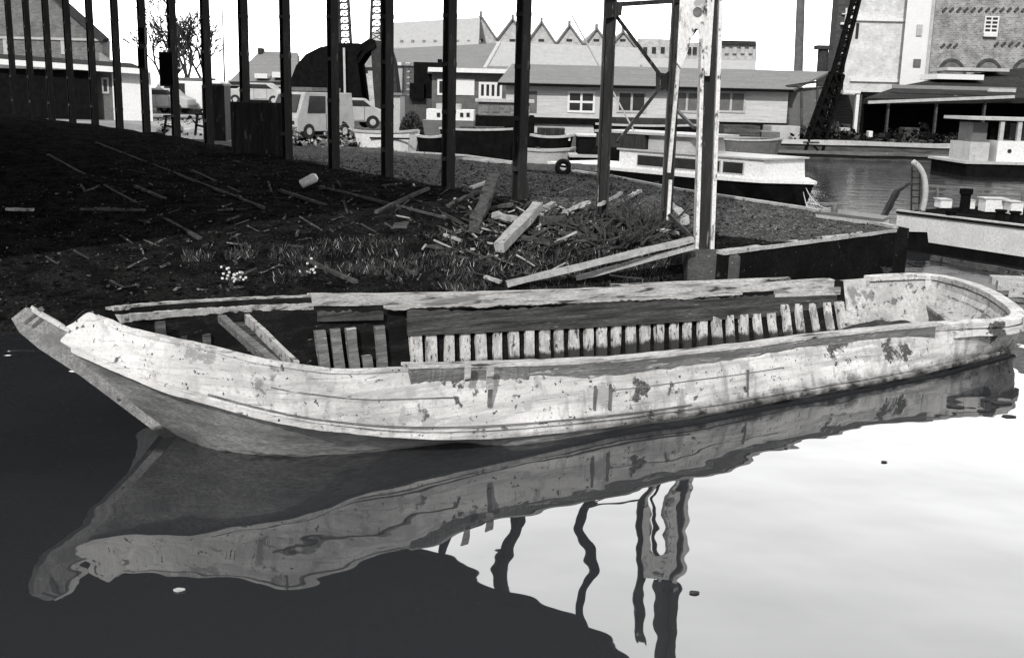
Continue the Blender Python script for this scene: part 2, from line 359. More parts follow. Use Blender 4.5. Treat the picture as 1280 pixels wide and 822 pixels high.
# ------------------------------------------------------------------ water (with the barge's dry inside left out)
def water_material():
    m = bpy.data.materials.new('canal_water'); m.use_nodes = True; n = m.node_tree; L = n.links.new
    p = n.nodes['Principled BSDF']; p.inputs['Base Color'].default_value = (0.022, 0.023, 0.025, 1)
    p.inputs['Roughness'].default_value = 0.015; p.inputs['IOR'].default_value = 1.72
    tc = n.nodes.new('ShaderNodeTexCoord')
    def nz(s, d, r, st=(1, 1, 1)):
        mp = n.nodes.new('ShaderNodeMapping'); mp.inputs['Scale'].default_value = st; L(tc.outputs['Object'], mp.inputs[0])
        t = n.nodes.new('ShaderNodeTexNoise'); t.inputs['Scale'].default_value = s; t.inputs['Detail'].default_value = d; t.inputs['Roughness'].default_value = r
        L(mp.outputs[0], t.inputs[0]); return t.outputs[0]
    def mul(a, k):
        q = n.nodes.new('ShaderNodeMath'); q.operation = 'MULTIPLY'; L(a, q.inputs[0])
        if isinstance(k, float): q.inputs[1].default_value = k
        else: L(k, q.inputs[1])
        return q.outputs[0]
    def add(a, b):
        q = n.nodes.new('ShaderNodeMath'); q.operation = 'ADD'; L(a, q.inputs[0]); L(b, q.inputs[1]); return q.outputs[0]
    sp = n.nodes.new('ShaderNodeSeparateXYZ'); L(tc.outputs['Object'], sp.inputs[0])
    far = n.nodes.new('ShaderNodeMapRange'); far.inputs[1].default_value = 14; far.inputs[2].default_value = 24; far.inputs[3].default_value = 0.0; far.inputs[4].default_value = 0.028
    L(sp.outputs[1], far.inputs[0])
    calm = add(mul(nz(1.1, 0, 0.4), 0.025), mul(nz(2.6, 1.0, 0.4), 0.0040))
    h = add(calm, mul(nz(2.0, 4, 0.6, (1, 1.6, 1)), far.outputs[0]))
    b = n.nodes.new('ShaderNodeBump'); b.inputs['Strength'].default_value = 1; b.inputs['Distance'].default_value = 1
    L(h, b.inputs['Height']); L(b.outputs[0], p.inputs['Normal'])
    return m
bm = bmesh.new()
def ring(pts):
    vs = [bm.verts.new((p.x, p.y, 0)) for p in pts]
    return [bm.edges.new((vs[i], vs[(i+1) % len(vs)])) for i in range(len(vs))]
ed = ring([Vector((-9, 3, 0)), Vector((12, 3, 0)), Vector((12, 19, 0)), Vector((-9, 19, 0))]) + ring(hole)
bmesh.ops.triangle_fill(bm, use_beauty=True, edges=ed)
def quad(*c): bm.faces.new([bm.verts.new((x, y, 0)) for x, y in c])
quad((-1500, -200), (1500, -200), (12, 3), (-9, 3)); quad((1500, -200), (1500, 2500), (12, 19), (12, 3))
quad((1500, 2500), (-1500, 2500), (-9, 19), (12, 19)); quad((-1500, 2500), (-1500, -200), (-9, 3), (-9, 19))
bmesh.ops.recalc_face_normals(bm, faces=bm.faces)
for f in bm.faces:
    if f.normal.z < 0: f.normal_flip()
me = bpy.data.meshes.new('canal_water'); bm.to_mesh(me); bm.free(); me.materials.append(water_material())
wo = bpy.data.objects.new('canal_water', me); COL.objects.link(wo); struct(wo)

# ------------------------------------------------------------------ ground
ROW0 = Vector((1.46, 18.17)); RD = Vector((-1.3963, 1.6348)).normalized(); SP = 2.15
RN = Vector((-RD.y, RD.x))      # towards the shaded bank (camera left)
if RN.x > 0: RN = -RN
def rowk(x, y): return (Vector((x, y))-ROW0).dot(RD)/SP
def rowd(x, y): return (Vector((x, y))-ROW0).dot(RN)
SHORE = [Vector(p) for p in ((-60, 6), (-24, 9), (-14, 10.8), (-7, 12.4), (-3, 12.9), (0, 13.6), (1.3, 14.2), (2.2, 14.7))]+[atz(905, 315, .85).xy]
QF = [atz(905, 315, .85).xy, atz(1120, 287, .85).xy]
BACK = [QF[1]]+[atz(x, y, .87).xy for x, y in ((1010, 262), (850, 238), (770, 222), (690, 210), (580, 195), (500, 190), (440, 178), (365, 170))]+[Vector((-11, 61))]
def zrow(k): return interp(k, [-1.2, 0, 3, 8, 11, 17], [0.86, 0.95, 1.12, 1.52, 1.62, 1.68])
def segd(p, a, b):
    ab = b-a; t = max(0, min(1, (p-a).dot(ab)/ab.dot(ab))); q = a+ab*t; return (p-q).length, q
def pold(p, pl):
    return min((segd(p, pl[i], pl[i+1]) for i in range(len(pl)-1)), key=lambda r: r[0])
LAND = SHORE + QF[1:] + BACK[1:] + [Vector((-11, 75)), Vector((-120, 75)), Vector((-120, 6))]
def inside(p, poly):
    c = False; n = len(poly)
    for i in range(n):
        a, b = poly[i], poly[(i+1) % n]
        if (a.y > p.y) != (b.y > p.y) and p.x < (b.x-a.x)*(p.y-a.y)/(b.y-a.y)+a.x: c = not c
    return c
def gz(x, y, fine=True):
    p = Vector((x, y)); ds = pold(p, SHORE)[0]; dr = rowd(x, y); k = rowk(x, y)
    zr = zrow(k)
    if dr > 0:
        t = ds/(ds+dr) if ds+dr > 0 else 1; z = zr*(1-(1-t)**2.0)+0.02
        z -= 0.0
    else:
        z = lerp(zr, 0.87, min(1, -dr/2.5))
    if fine:
        a = 0.05 if dr > 0 else 0.03
        z += a*min(1, ds/1.0)*(noise.noise(Vector((x*0.9, y*0.9, 0)))*1.6+noise.noise(Vector((x*2.6, y*2.6, 3)))*0.8)
        if y > 46: z = lerp(z, 1.1, min(1, (y-46)/4)) if dr < 0 else z
    return z
def grid_axis(a, b, dens):
    res = [a]
    while res[-1] < b: res.append(res[-1]+dens(res[-1]))
    return res
xs = grid_axis(-110, 6.4, lambda x: 4 if x < -40 else (1.0 if x < -20 else (0.45 if x < -9 else 0.22)))
ys = grid_axis(6, 74, lambda y: 0.22 if y < 26 else (0.5 if y < 45 else 1.2))
idx = {}; V = []; ins = {}
for i, x in enumerate(xs):
    for j, y in enumerate(ys): ins[i, j] = inside(Vector((x, y)), LAND)
EDGE = LAND+[LAND[0]]
def vert(i, j):
    if (i, j) in idx: return idx[i, j]
    x, y = xs[i], ys[j]; p = Vector((x, y))
    if ins[i, j]: v = Vector((x, y, gz(x, y)))
    else:
        q = pold(p, EDGE)[1]; v = Vector((q.x, q.y, gz(q.x, q.y, False)))
        if pold(q, SHORE)[0] < 0.01 and x < 2.4:
            v = Vector((x, y, -0.35))
    idx[i, j] = len(V); V.append(v); return idx[i, j]
gm = MB(); Fs = []; MI = []
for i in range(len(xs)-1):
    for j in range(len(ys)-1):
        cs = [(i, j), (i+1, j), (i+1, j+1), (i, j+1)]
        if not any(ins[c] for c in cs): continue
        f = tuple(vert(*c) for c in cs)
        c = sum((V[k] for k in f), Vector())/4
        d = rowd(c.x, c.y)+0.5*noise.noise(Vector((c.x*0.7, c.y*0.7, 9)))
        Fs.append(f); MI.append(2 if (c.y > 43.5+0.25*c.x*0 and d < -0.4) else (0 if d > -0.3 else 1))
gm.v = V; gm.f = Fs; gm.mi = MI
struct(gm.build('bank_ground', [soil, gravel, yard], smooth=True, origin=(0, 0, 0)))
# far land beyond the canal and out to the horizon
fl = MB(); fl.prism([(-11, 62, -1), (-2, 60.5, -1), (10, 58.5, -1), (40, 57, -1), (900, 57, -1), (900, 2400, -1), (-900, 2400, -1), (-900, 74, -1), (-11, 74, -1)], (0, 0, 1.9))
struct(fl.build('far_quay_ground', farland, origin=(0, 0, 0)))

def P3_(v, z): return Vector((v.x, v.y, z))
# quay wall at the tip of the spit
qw = thing('quay_wall', 'dark concrete quay wall with pale coping behind the old barge', 'quay wall', (4.4, 15.6, 0))
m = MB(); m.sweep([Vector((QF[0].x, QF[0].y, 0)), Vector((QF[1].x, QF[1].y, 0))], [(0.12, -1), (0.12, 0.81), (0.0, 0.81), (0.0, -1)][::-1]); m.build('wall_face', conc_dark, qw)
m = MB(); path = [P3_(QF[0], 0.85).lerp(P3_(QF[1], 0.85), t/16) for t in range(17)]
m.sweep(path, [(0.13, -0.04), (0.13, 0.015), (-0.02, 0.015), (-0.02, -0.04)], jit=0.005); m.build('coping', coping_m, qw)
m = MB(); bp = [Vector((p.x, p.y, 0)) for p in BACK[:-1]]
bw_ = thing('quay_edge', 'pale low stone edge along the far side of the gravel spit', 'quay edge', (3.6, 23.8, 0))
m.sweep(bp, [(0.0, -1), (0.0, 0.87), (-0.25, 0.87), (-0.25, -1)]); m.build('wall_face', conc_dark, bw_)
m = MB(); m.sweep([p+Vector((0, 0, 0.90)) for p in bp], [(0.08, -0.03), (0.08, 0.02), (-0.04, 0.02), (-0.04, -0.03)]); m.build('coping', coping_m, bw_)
# concrete footing under the white pillar
m = MB(); a, b = atz(861, 317, 0.8), atz(926, 319, 0.8); c_, d_ = b+Vector((0.05, 0.6, 0)), a+Vector((0.0, 0.6, 0))
m.prism([Vector((q.x, q.y, -0.5)) for q in (a, b, c_, d_)], (0, 0, 1.3))
tag(m.build('concrete_footing', conc, bevel=0.03), 'grey concrete block at the water below the white steel pillar', 'concrete block')

# ================================================================== THE OLD BARGE
barge = thing('old_barge', 'long derelict open wooden barge with peeling white sides and bare ribs', 'barge', BO, rz=BH)
def idx_of(px_i): return int(px_i*SUB)
def inw(i, d):
    a = gG[max(i-1, 0)]; b = gG[min(i+1, NL-1)]; t = Vector((b.x-a.x, b.y-a.y, 0))
    if t.length < 1e-6: t = Vector((0, 1, 0))
    t.normalize(); return Vector((-t.y, t.x, 0))*d
# outer skin: bow part smooth white, the rest peeling, tar below the chine
def skin(i0, i1, rows, name, m, par=barge, smooth=True):
    mb = MB(); n = len(rows); vs = []; fs = []
    for i in range(i0, i1+1): vs += [r(i) for r in rows]
    for k in range(i1-i0):
        for j in range(n-1): fs.append((k*n+j, k*n+j+1, (k+1)*n+j+1, (k+1)*n+j))
    mb.add(vs, fs); o = mb.build(name, m, par, smooth=smooth, origin=(0, 0, 0)); return o
def side_rows(bul=0.03):
    out = []
    for t in (0, 0.15, 0.35, 0.6, 0.82, 1.0):
        def fn(i, t=t):
            p = gG[i].lerp(gC[i], t); e = Vector((p.x-5.5, p.y*3, 0)).normalized()*bul*math.sin(math.pi*t)
            nn = noise.noise(Vector((p.x*2, p.y*2, p.z*3)))*0.006
            return p+e+Vector((0, nn, 0))
        out.append(fn)
    return out
SR = side_rows()
skin(0, NL-1, SR, 'side_planking', hull_peel)
for fr_, i0, i1 in ((0.40, 34, 53), (0.84, 22, 66), (0.42, 60, 74)):
    m = MB(); m.sweep([gG[i].lerp(gC[i], fr_)+inw(i, -0.024) for i in range(i0, i1)], [(0.03, -0.004), (-0.008, -0.004), (-0.008, 0.004), (0.03, 0.004)], jit=0.0012); m.build('plank_seam', plank_grey, barge)
skin(0, NL-1, [lambda i: gC[i]+Vector((0, 0, 0.004)), lambda i: gC[i].lerp(gW[i], 0.5), lambda i: gW[i], lambda i: gB[i]], 'bottom_planking', hull_tar)
BEAD = 0.07
def inb(i):
    w_ = gW[i]; k = max(0, min(1, 1-w_.z/0.3)); z = w_.z+0.12-0.60*k*k; c = Vector((5.8, 0, 0)); q = gC[i].lerp(gB[i], lerp(.45, .8, k))
    p = Vector((lerp(q.x, c.x, 0.02), q.y*0.93, z)); return p
def ing(i):
    p = gG[i]+inw(i, BEAD); 
    if i < 13 or i > NL-14: p = Vector((max(gG[i].x, 0.25)+0.03, gG[i].y*0.6, gG[i].z-0.01))
    return p
IB = [inb(i) for i in range(NL)]
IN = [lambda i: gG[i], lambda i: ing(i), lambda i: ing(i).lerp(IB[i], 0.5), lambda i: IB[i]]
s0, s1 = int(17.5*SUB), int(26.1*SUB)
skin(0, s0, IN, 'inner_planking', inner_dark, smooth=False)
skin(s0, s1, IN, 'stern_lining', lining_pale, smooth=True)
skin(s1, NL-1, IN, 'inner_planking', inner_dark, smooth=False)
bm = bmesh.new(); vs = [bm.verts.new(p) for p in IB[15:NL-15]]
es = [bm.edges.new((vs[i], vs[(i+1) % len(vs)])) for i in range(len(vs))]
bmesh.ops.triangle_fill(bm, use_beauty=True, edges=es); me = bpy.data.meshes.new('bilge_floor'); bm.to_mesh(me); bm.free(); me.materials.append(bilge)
o = bpy.data.objects.new('bilge_floor', me); COL.objects.link(o); o.parent = barge
# ribs
def rib_between(p, q, wdt, dep, off, m, name='rib'):
    mb = MB(); n = 5; t = Vector((1, 0, 0)); vs = []
    mb2 = []
    for k in range(n+1):
        c = p.lerp(q, k/n)+off*1.0
        for (a, b) in ((-1, 0), (1, 0), (1, 1), (-1, 1)):
            vs.append(c+Vector((a*wdt/2+random.uniform(-.006, .006), 0, random.uniform(-.004, .004)))+off.normalized()*(b*dep))
    fs = []
    for i in range(n):
        for k in range(4): fs.append((i*4+k, i*4+(k+1) % 4, i*4+4+(k+1) % 4, i*4+4+k))
    fs += [(3, 2, 1, 0), tuple(n*4+k for k in range(4))]
    mb.add(vs, fs); return mb.build(name, m, barge)
def at_s(s, far=True):
    rng = range(int(24*SUB), NL-6) if far else range(6, int(20*SUB))
    best = min(rng, key=lambda i: abs(gG[i].x-s)); 
    j = best+1 if (gG[best+1].x-s)*(gG[best].x-s) < 0 else best-1
    den = gG[j].x-gG[best].x; t = 0 if abs(den) < 1e-6 else max(0, min(1, (s-gG[best].x)/den))
    rb_ = range(int(24*SUB), NL-6) if far else range(6, int(20*SUB))
    q = min(rb_, key=lambda i: abs(IB[i].x-s)+(0 if IB[i].z < -.4 or abs(gG[i].x-s) < .6 else 9))
    return gG[best].lerp(gG[j], t)+inw(best, BEAD), Vector((s, IB[q].y, IB[q].z))
sa = bz(514, 369, 0.7).x; sb = bz(1036, 350, 0.52).x
NR = 30
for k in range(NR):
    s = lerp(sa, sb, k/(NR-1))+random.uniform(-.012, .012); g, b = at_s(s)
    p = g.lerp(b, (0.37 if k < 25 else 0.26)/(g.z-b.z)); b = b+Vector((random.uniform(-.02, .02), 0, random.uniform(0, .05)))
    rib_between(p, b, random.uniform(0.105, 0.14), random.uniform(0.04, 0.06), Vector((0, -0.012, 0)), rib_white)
for px in (381, 405, 430, 452, 476):
    s = bz(px, 370, 0.75).x; g, b = at_s(s); rib_between(g.lerp(b, 0.5 if px == 452 else 0.25), b, 0.11, 0.05, Vector((0, -0.012, 0)), plank_grey)
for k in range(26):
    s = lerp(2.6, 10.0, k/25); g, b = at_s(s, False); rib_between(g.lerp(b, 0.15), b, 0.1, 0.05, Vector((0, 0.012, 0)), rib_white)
def path_far(x0, x1, dz=0, inn=0, n=40):
    sA, sB = bz(x0, 371, 0.7).x if x0 < 900 else bz(x0, 352, 0.52).x, bz(x1, 371, 0.7).x if x1 < 900 else bz(x1, 352, 0.52).x
    if x0 < 200: sA = 0.62
    out = []
    for k in range(n+1):
        g, b = at_s(lerp(sA, sB, k/n)); out.append(Vector((g.x, g.y+BEAD-inn, g.z+dz)))
    return out
def path_near(s0_, s1_, dz=0, outw=0, n=50):
    out = []
    for k in range(n+1):
        g, b = at_s(lerp(s0_, s1_, k/n), False); out.append(Vector((g.x, g.y-BEAD-outw, g.z+dz)))
    return out
# far rail and the broken wale board hanging inside it
m = MB(); m.sweep(path_far(366, 1046), [(0.02, 0.03), (-0.10, 0.03), (-0.10, -0.09), (0.02, -0.09)], jit=0.005); m.build('rail', plank_pale, barge)
m = MB(); m.sweep(path_far(130, 366), [(0.02, 0.015), (-0.05, 0.015), (-0.05, -0.02), (0.02, -0.02)], jit=0.004)
m.sweep(path_far(150, 366), [(-0.045, -0.055), (-0.11, -0.055), (-0.11, -0.12), (-0.045, -0.12)], jit=0.006); m.build('rail', plank_pale, barge)
def ragged(path, top, bot, thick, m, name, lat=-0.10, rag=0.02):
    mb = MB(); vs = []; fs = []; n = len(path)
    for i, p in enumerate(path):
        t = top(i/(n-1)) + random.uniform(-rag, rag); b = bot(i/(n-1))
        vs += [p+Vector((0, lat, t)), p+Vector((0, lat, b)), p+Vector((0, lat-thick, b)), p+Vector((0, lat-thick, t))]
    for i in range(n-1):
        for k in range(4): fs.append((i*4+k, i*4+(k+1) % 4, i*4+4+(k+1) % 4, i*4+4+k))
    fs += [(3, 2, 1, 0), tuple((n-1)*4+k for k in range(4))]
    mb.add(vs, fs); return mb.build(name, m, barge)
ragged(path_far(506, 1042, n=110), lambda t: -0.135 - 0.03*math.sin(t*9)*(t < .5), lambda t: -interp(t, [0, .85, 1], [0.42, 0.42, 0.30]), 0.035, plank_dark, 'inner_wale', lat=-0.16, rag=0.014)
ragged(path_far(470, 900, n=140), lambda t: -0.08, lambda t: -0.105-0.05*max(0, noise.noise(Vector((t*14, 0, 0))))-random.uniform(0, .012), 0.02, plank_pale, 'splintered_edge', lat=-0.165, rag=0.0)
ragged(path_far(372, 470, n=20), lambda t: -0.14, lambda t: -0.24, 0.03, plank_dark, 'inner_wale', lat=-0.14)
ragged(path_far(950, 1046, n=20), lambda t: -0.06, lambda t: -0.16, 0.03, plank_pale, 'rail_patch', lat=-0.17, rag=0.004)
ragged(path_far(850, 985, n=14), lambda t: 0.07, lambda t: 0.035, 0.05, plank_pale, 'loose_batten', lat=0.02, rag=0.003)
# near side: weathered wale board, its cap, and the rubbing strip on the chine
sn = bz(511, 463, .72).x; se = bz(1168, 410, .5).x; sm = bz(660, 460, .62).x
m = MB(); m.sweep(path_near(sn, sm), [(0, 0.02), (-0.05, 0.02), (-0.05, -0.15), (0, -0.15)][::-1], jit=0.005); m.build('wale', plank_grey, barge)
m = MB(); m.sweep(path_near(sm-0.02, se, dz=0.004), [(0, 0.02), (-0.035, 0.02), (-0.035, -0.115), (0, -0.115)][::-1], jit=0.004); m.build('wale', plank_grey, barge)
m = MB(); m.sweep(path_near(sn, se+0.1, dz=0.025), [(0.10, 0.0), (-0.04, 0.0), (-0.04, 0.025), (0.10, 0.025)], jit=0.003); m.build('gunwale_cap', plank_pale, barge)
m = MB(); m.sweep(path_near(sn+0.5, se-1.0, dz=-0.03), [(0.10, 0.0), (0.16, 0.0), (0.16, 0.04), (0.10, 0.04)], jit=0.004); m.build('inner_rail', plank_grey, barge)
cp = [gC[i]+inw(i, -0.012)+Vector((0, 0, 0.02)) for i in range(4, 21*SUB)]
m = MB(); m.sweep(cp, [(0.01, -0.03), (-0.035, -0.03), (-0.035, 0.005), (0.01, 0.015)], jit=0.003); m.build('rubbing_strip', hull_peel, barge)
cp = [gC[i].lerp(gG[i], 0.11)+inw(i, -0.012) for i in range(8, 17*SUB)]
m = MB(); m.sweep(cp, [(0.01, -0.006), (-0.022, -0.006), (-0.022, 0.008), (0.01, 0.008)], jit=0.002); m.build('rubbing_strip', hull_peel, barge)
# gunwale bead on bow sides
m = MB(); m.sweep([gG[i] for i in range(13, 51)], [(0.06, -0.005), (-0.012, -0.005), (-0.012, 0.022), (0.06, 0.022)], jit=0.002); m.build('gunwale_cap', hull_peel, barge)
# stern rim
m = MB(); m.sweep([gG[i] for i in range(int(17.2*SUB), int(25.6*SUB))], [(0.13, -0.03), (-0.03, -0.03), (-0.03, 0.035), (0.13, 0.035)], jit=0.003); m.build('stern_rim', hull_peel, barge)
m = MB(); m.sweep([gG[i] for i in range(int(17.6*SUB), int(20.8*SUB))], [(-0.02, -0.13), (-0.06, -0.12), (-0.06, -0.06), (-0.02, -0.05)], jit=0.004); m.build('stern_fender', hull_peel, barge)
for dz, th in ((-0.13, 0.07), (-0.30, 0.10)):
    m = MB(); m.sweep([gG[i]+inw(i, 0.08) for i in range(int(20.6*SUB), int(23.9*SUB))], [(0.0, dz), (0.09 if dz < -.2 else 0.05, dz), (0.09 if dz < -.2 else 0.05, dz+th), (0.0, dz+th)], jit=0.004)
    m.build('stern_shelf', plank_pale if dz < -.2 else lining_pale, barge)
i = int(24*SUB); p = gG[i]+inw(i, 0.12); m = MB(); m.box(p+Vector((0, 0, -0.15)), (0.06, 0.05, 0.36)); m.build('stern_post', hull_white, barge)
# pale deck plate in the stern
bm = bmesh.new(); ring_ = [gG[i].lerp(gC[i], .6)+inw(i, 0.10) for i in range(int(18.6*SUB), int(24.2*SUB))]
vs = [bm.verts.new((p.x, p.y, 0.18)) for p in ring_]; f = bm.faces.new(vs); r_ = bmesh.ops.extrude_face_region(bm, geom=[f])
bmesh.ops.translate(bm, vec=(0, 0, -0.04), verts=[v for v in r_['geom'] if isinstance(v, bmesh.types.BMVert)])
bmesh.ops.recalc_face_normals(bm, faces=bm.faces); me = bpy.data.meshes.new('stern_deck'); bm.to_mesh(me); bm.free(); me.materials.append(lining_pale)
o = bpy.data.objects.new('stern_deck', me); COL.objects.link(o); o.parent = barge
m = MB(); m.beam(bz(1058, 405, 0.0), bz(1112, 419, 0.05), 0.05, 0.04); m.build('loose_batten', plank_pale, barge)
# bow stem plank, in the centre plane
outer = [(14, 398), (22, 412), (46, 432), (98, 466), (150, 505), (206, 547), (262, 590)]
inner = [(32, 384), (44, 386), (82, 410), (130, 450), (192, 486), (252, 527), (308, 566)]
m = MB(); po = [bn(x, y, 0.055) for x, y in outer]; pi = [bn(x, y, 0.055) for x, y in inner]
n = len(po); vs = []; fs = []
for a, b in zip(po, pi): vs += [a, b, a+Vector((0, -0.11, 0)), b+Vector((0, -0.11, 0))]
for k in range(n-1):
    a = k*4; b = a+4; fs += [(a, b, b+1, a+1), (a+2, a+3, b+3, b+2), (a, a+2, b+2, b), (a+1, b+1, b+3, a+3)]
fs += [(0, 1, 3, 2), (n*4-4, n*4-2, n*4-1, n*4-3)]
m.add(vs, fs); m.build('stem_plank', stem_wood, barge)
m = MB(); m.beam(bn(40, 386, 0.0), bn(84, 411, 0.0), 0.16, 0.03, 0.004, 4); m.build('stem_cap', hull_peel, barge)
m = MB(); m.beam(bn(46, 390, -0.02), bn(54, 385, -0.02), 0.03, 0.03); m.build('stem_pin', iron, barge)
m = MB()
for (a, b) in (((30, 404), (46, 392)), ((40, 409), (54, 396))): m.beam(bn(*a, -0.06), bn(*b, -0.06), 0.006, 0.02)
m.build('stem_strap', iron, barge)
# small knee on the bow peak
m = MB(); q = [bn(116, 390, -0.02), bn(128, 398, -0.04), bn(141, 405, -0.05), bn(138, 415, -0.05), bn(122, 402, -0.04)]
m.prism([p+Vector((0, -0.03, 0)) for p in q], (0, 0.1, 0)); m.build('bow_knee', hull_peel, barge)
# cross beams near the bow
m = MB(); m.beam(bz(277, 398, 0.78), bz(346, 458, 0.80), 0.07, 0.07, 0.004, 5); m.build('cross_beam', plank_grey, barge)
m = MB(); m.beam(bz(309, 398, 0.78), bz(371, 458, 0.80), 0.045, 0.09, 0.004, 5); m.build('cross_beam', plank_pale, barge)
m = MB(); m.beam(bz(297, 404, 0.70), bz(359, 462, 0.72), 0.17, 0.02, 0.003, 5); m.build('cross_board', plank_dark, barge)
# iron strap and seams on the near side
def nearpt(x, y, o_=0.03):
    g = min(range(8, 20*SUB), key=lambda i: abs((BO+BU*gG[i].x+BN*gG[i].y).dot(Vector((1, 0, 0)))-atz(x, y, .4).x)); n_ = gG[g].y*0.5+gC[g].y*0.5; return bn(x, y, n_-o_)
for (x, y0, y1, wd, mm) in ((613, 458, 486, 0.06, plank_pale), (613, 487, 508, 0.035, iron), (744, 482, 512, 0.018, iron), (763, 480, 512, 0.022, iron), (935, 462, 498, 0.018, iron), (585, 452, 476, 0.05, plank_pale)):
    m = MB(); m.beam(nearpt(x, y0, 0.06), nearpt(x-1, y1, 0.05), wd, 0.02, 0.002, 4, upv=Vector((0, 1, 0))); m.build('strap', mm, barge)
# fallen boards low inside
m = MB(); m.beam(bz(380, 415, 0.2), bz(470, 408, 0.3), 0.12, 0.02, 0.006, 4); m.beam(bz(455, 428, 0.1), bz(500, 424, 0.15), 0.1, 0.02, 0.006, 3); m.build('fallen_board', plank_dark, barge)
q = MB(); c = bz(1100, 411, 0.0); n = 26; vs = [c+Vector((0, 0, .07))]; fs = []
for rr, zz in ((.35, .06), (.7, .03), (1.0, -.10)):
    for k in range(n):
        a = 2*math.pi*k/n; vs.append(c+Vector((math.cos(a)*.85*rr*random.uniform(.9, 1.1), math.sin(a)*.42*rr*random.uniform(.9, 1.1), zz+random.uniform(-.025, .025))))
for k in range(n):
    fs.append((0, 1+k, 1+(k+1) % n))
    for r_ in (0, 1): fs.append((1+r_*n+k, 1+(r_+1)*n+k, 1+(r_+1)*n+(k+1) % n, 1+r_*n+(k+1) % n))
q.add(vs, fs); q.build('mud', bilge, barge)
for k, px in enumerate((180, 215, 250)):
    s_ = bz(px, 376, .95).x; g, b = at_s(s_); rib_between(g.lerp(b, .2), g.lerp(b, .8), 0.09, 0.05, Vector((0, -0.012, 0)), plank_dark)
m = MB(); q = bz(1108, 341, 0.53)
for k in range(26):
    a = random.uniform(0, 6.28); rr = random.uniform(.02, .09); m.tube([q+Vector((random.uniform(-.05, .05), random.uniform(-.02, .02), 0)), q+Vector((math.cos(a)*rr, math.sin(a)*rr, random.uniform(.03, .09)))], 0.006, 4)
m.build('weed_tuft', bark, barge)

# ================================================================== STEEL POSTS, CANOPY, BRACED FRAME
TOPZ = 7.3
ORD = ['', 'first', 'second', 'third', 'fourth', 'fifth', 'sixth', 'seventh', 'eighth', 'ninth', 'tenth', 'eleventh', 'twelfth', 'thirteenth', 'fourteenth', 'fifteenth', 'sixteenth']
def post_proto():
    root = thing('steel_post', 'x', 'post', (0, 0, 0), 'dark steel posts carrying the canopy edge', rz=math.atan2(RD.y, RD.x))
    m = MB()
    for s in (-1, 1): m.bb(s*0.085-0.012, s*0.085+0.012, -0.095, 0.095, -0.6, TOPZ-0.9)
    m.bb(-0.073, 0.073, -0.012, 0.012, -0.6, TOPZ-0.9); 
    for z in [0.6+0.9*k for k in range(6)]: m.bb(-0.10, 0.10, 0.094, 0.101, z, z+0.08); m.bb(-0.10, 0.10, -0.101, -0.094, z, z+0.08)
    m.build('shaft', steel_dark, root, origin=(0, 0, 0))
    for s in (-1, 1): m = MB(); m.beam((0, 0, TOPZ-1.75), (s*0.62, 0, TOPZ-0.95), 0.06, 0.06); m.build('bracket', steel_dark, root, origin=(0, 0, 0))
    return root
pp = post_proto(); first = True
bare = {1: 'tallest looking and bare, just left of the braced frame', 2: 'with a pale leaning stump at its foot'}
for k in range(1, 16):
    p = ROW0+RD*SP*k; o = pp if first else copytree(pp); first = False
    o.location = (p.x, p.y, zrow(k)-0.05); o.rotation_euler.x = random.uniform(-.004, .004); o.rotation_euler.y = random.uniform(-.004, .004)
    o['label'] = f'dark riveted steel post, {ORD[k]} to the left of the braced frame with crossed struts'
def P3(v, z): return Vector((v.x, v.y, z))
A = ROW0; 
pB = atz(833, 266, 0.97); pC = atz(877, 297, 0.95)
fr = thing('braced_frame', 'dark steel frame of two posts joined by crossed struts beside the white pillar', 'steel frame', (A.x, A.y, 0.9))
def hcol(mb, p, z0, z1, wf, d, rz=0.0, mi=0, top=None):
    top = top or p; t = Vector((top.x-p.x, top.y-p.y, 0))
    for (ox, oy, sx, sy) in ((-wf/2, 0, 0.03, d), (wf/2, 0, 0.03, d), (0, 0, wf, 0.02)):
        c, s_ = math.cos(rz), math.sin(rz)
        mb.beam((p.x+ox*c-oy*s_, p.y+ox*s_+oy*c, z0), (top.x+ox*c-oy*s_, top.y+ox*s_+oy*c, z1), sx if sx < sy else sx, sy, mi=mi)
m = MB(); hcol(m, A, 0.4, TOPZ-0.6, 0.17, 0.19); m.build('post', steel_dark, fr)
m = MB(); hcol(m, pB, 0.4, TOPZ-0.6, 0.15, 0.17); m.build('post', steel_dark, fr)
def onseg(px, py, t):   # point in the vertical plane through A and pB
    a = Vector((A.x, A.y)); b = Vector((pB.x, pB.y)); q = a.lerp(b, t); d = ray(px, py)
    nrm = Vector((-(b-a).y, (b-a).x)).normalized(); tt = (a-Vector((0, 0))).dot(nrm)/(d.x*nrm.x+d.y*nrm.y); return CP+d*tt
gN = onseg(829, 101, .5)
for (a, b, wd) in (((770, 20), (826, 95), .055), ((826, 108), (772, 178), .055), ((768, 6), (850, 1), .07)):
    m = MB(); m.beam(onseg(*a, 0), onseg(*b, 0), wd, wd, upv=Vector((0, 1, 0))); m.build('strut', steel_dark, fr)
m = MB(); q = [onseg(x, y, 0) for x, y in ((820, 90), (832, 92), (842, 84), (842, 120), (832, 112), (820, 113))]; m.prism(q, (0, 0.03, 0)); m.build('gusset', steel_dark, fr)
m = MB(); q = [onseg(x, y, 0) for x, y in ((755, 0), (778, 4), (776, 20), (757, 24))]; m.prism([v+Vector((0, -.1, 0)) for v in q], (0, 0.03, 0)); m.build('gusset', steel_dark, fr)
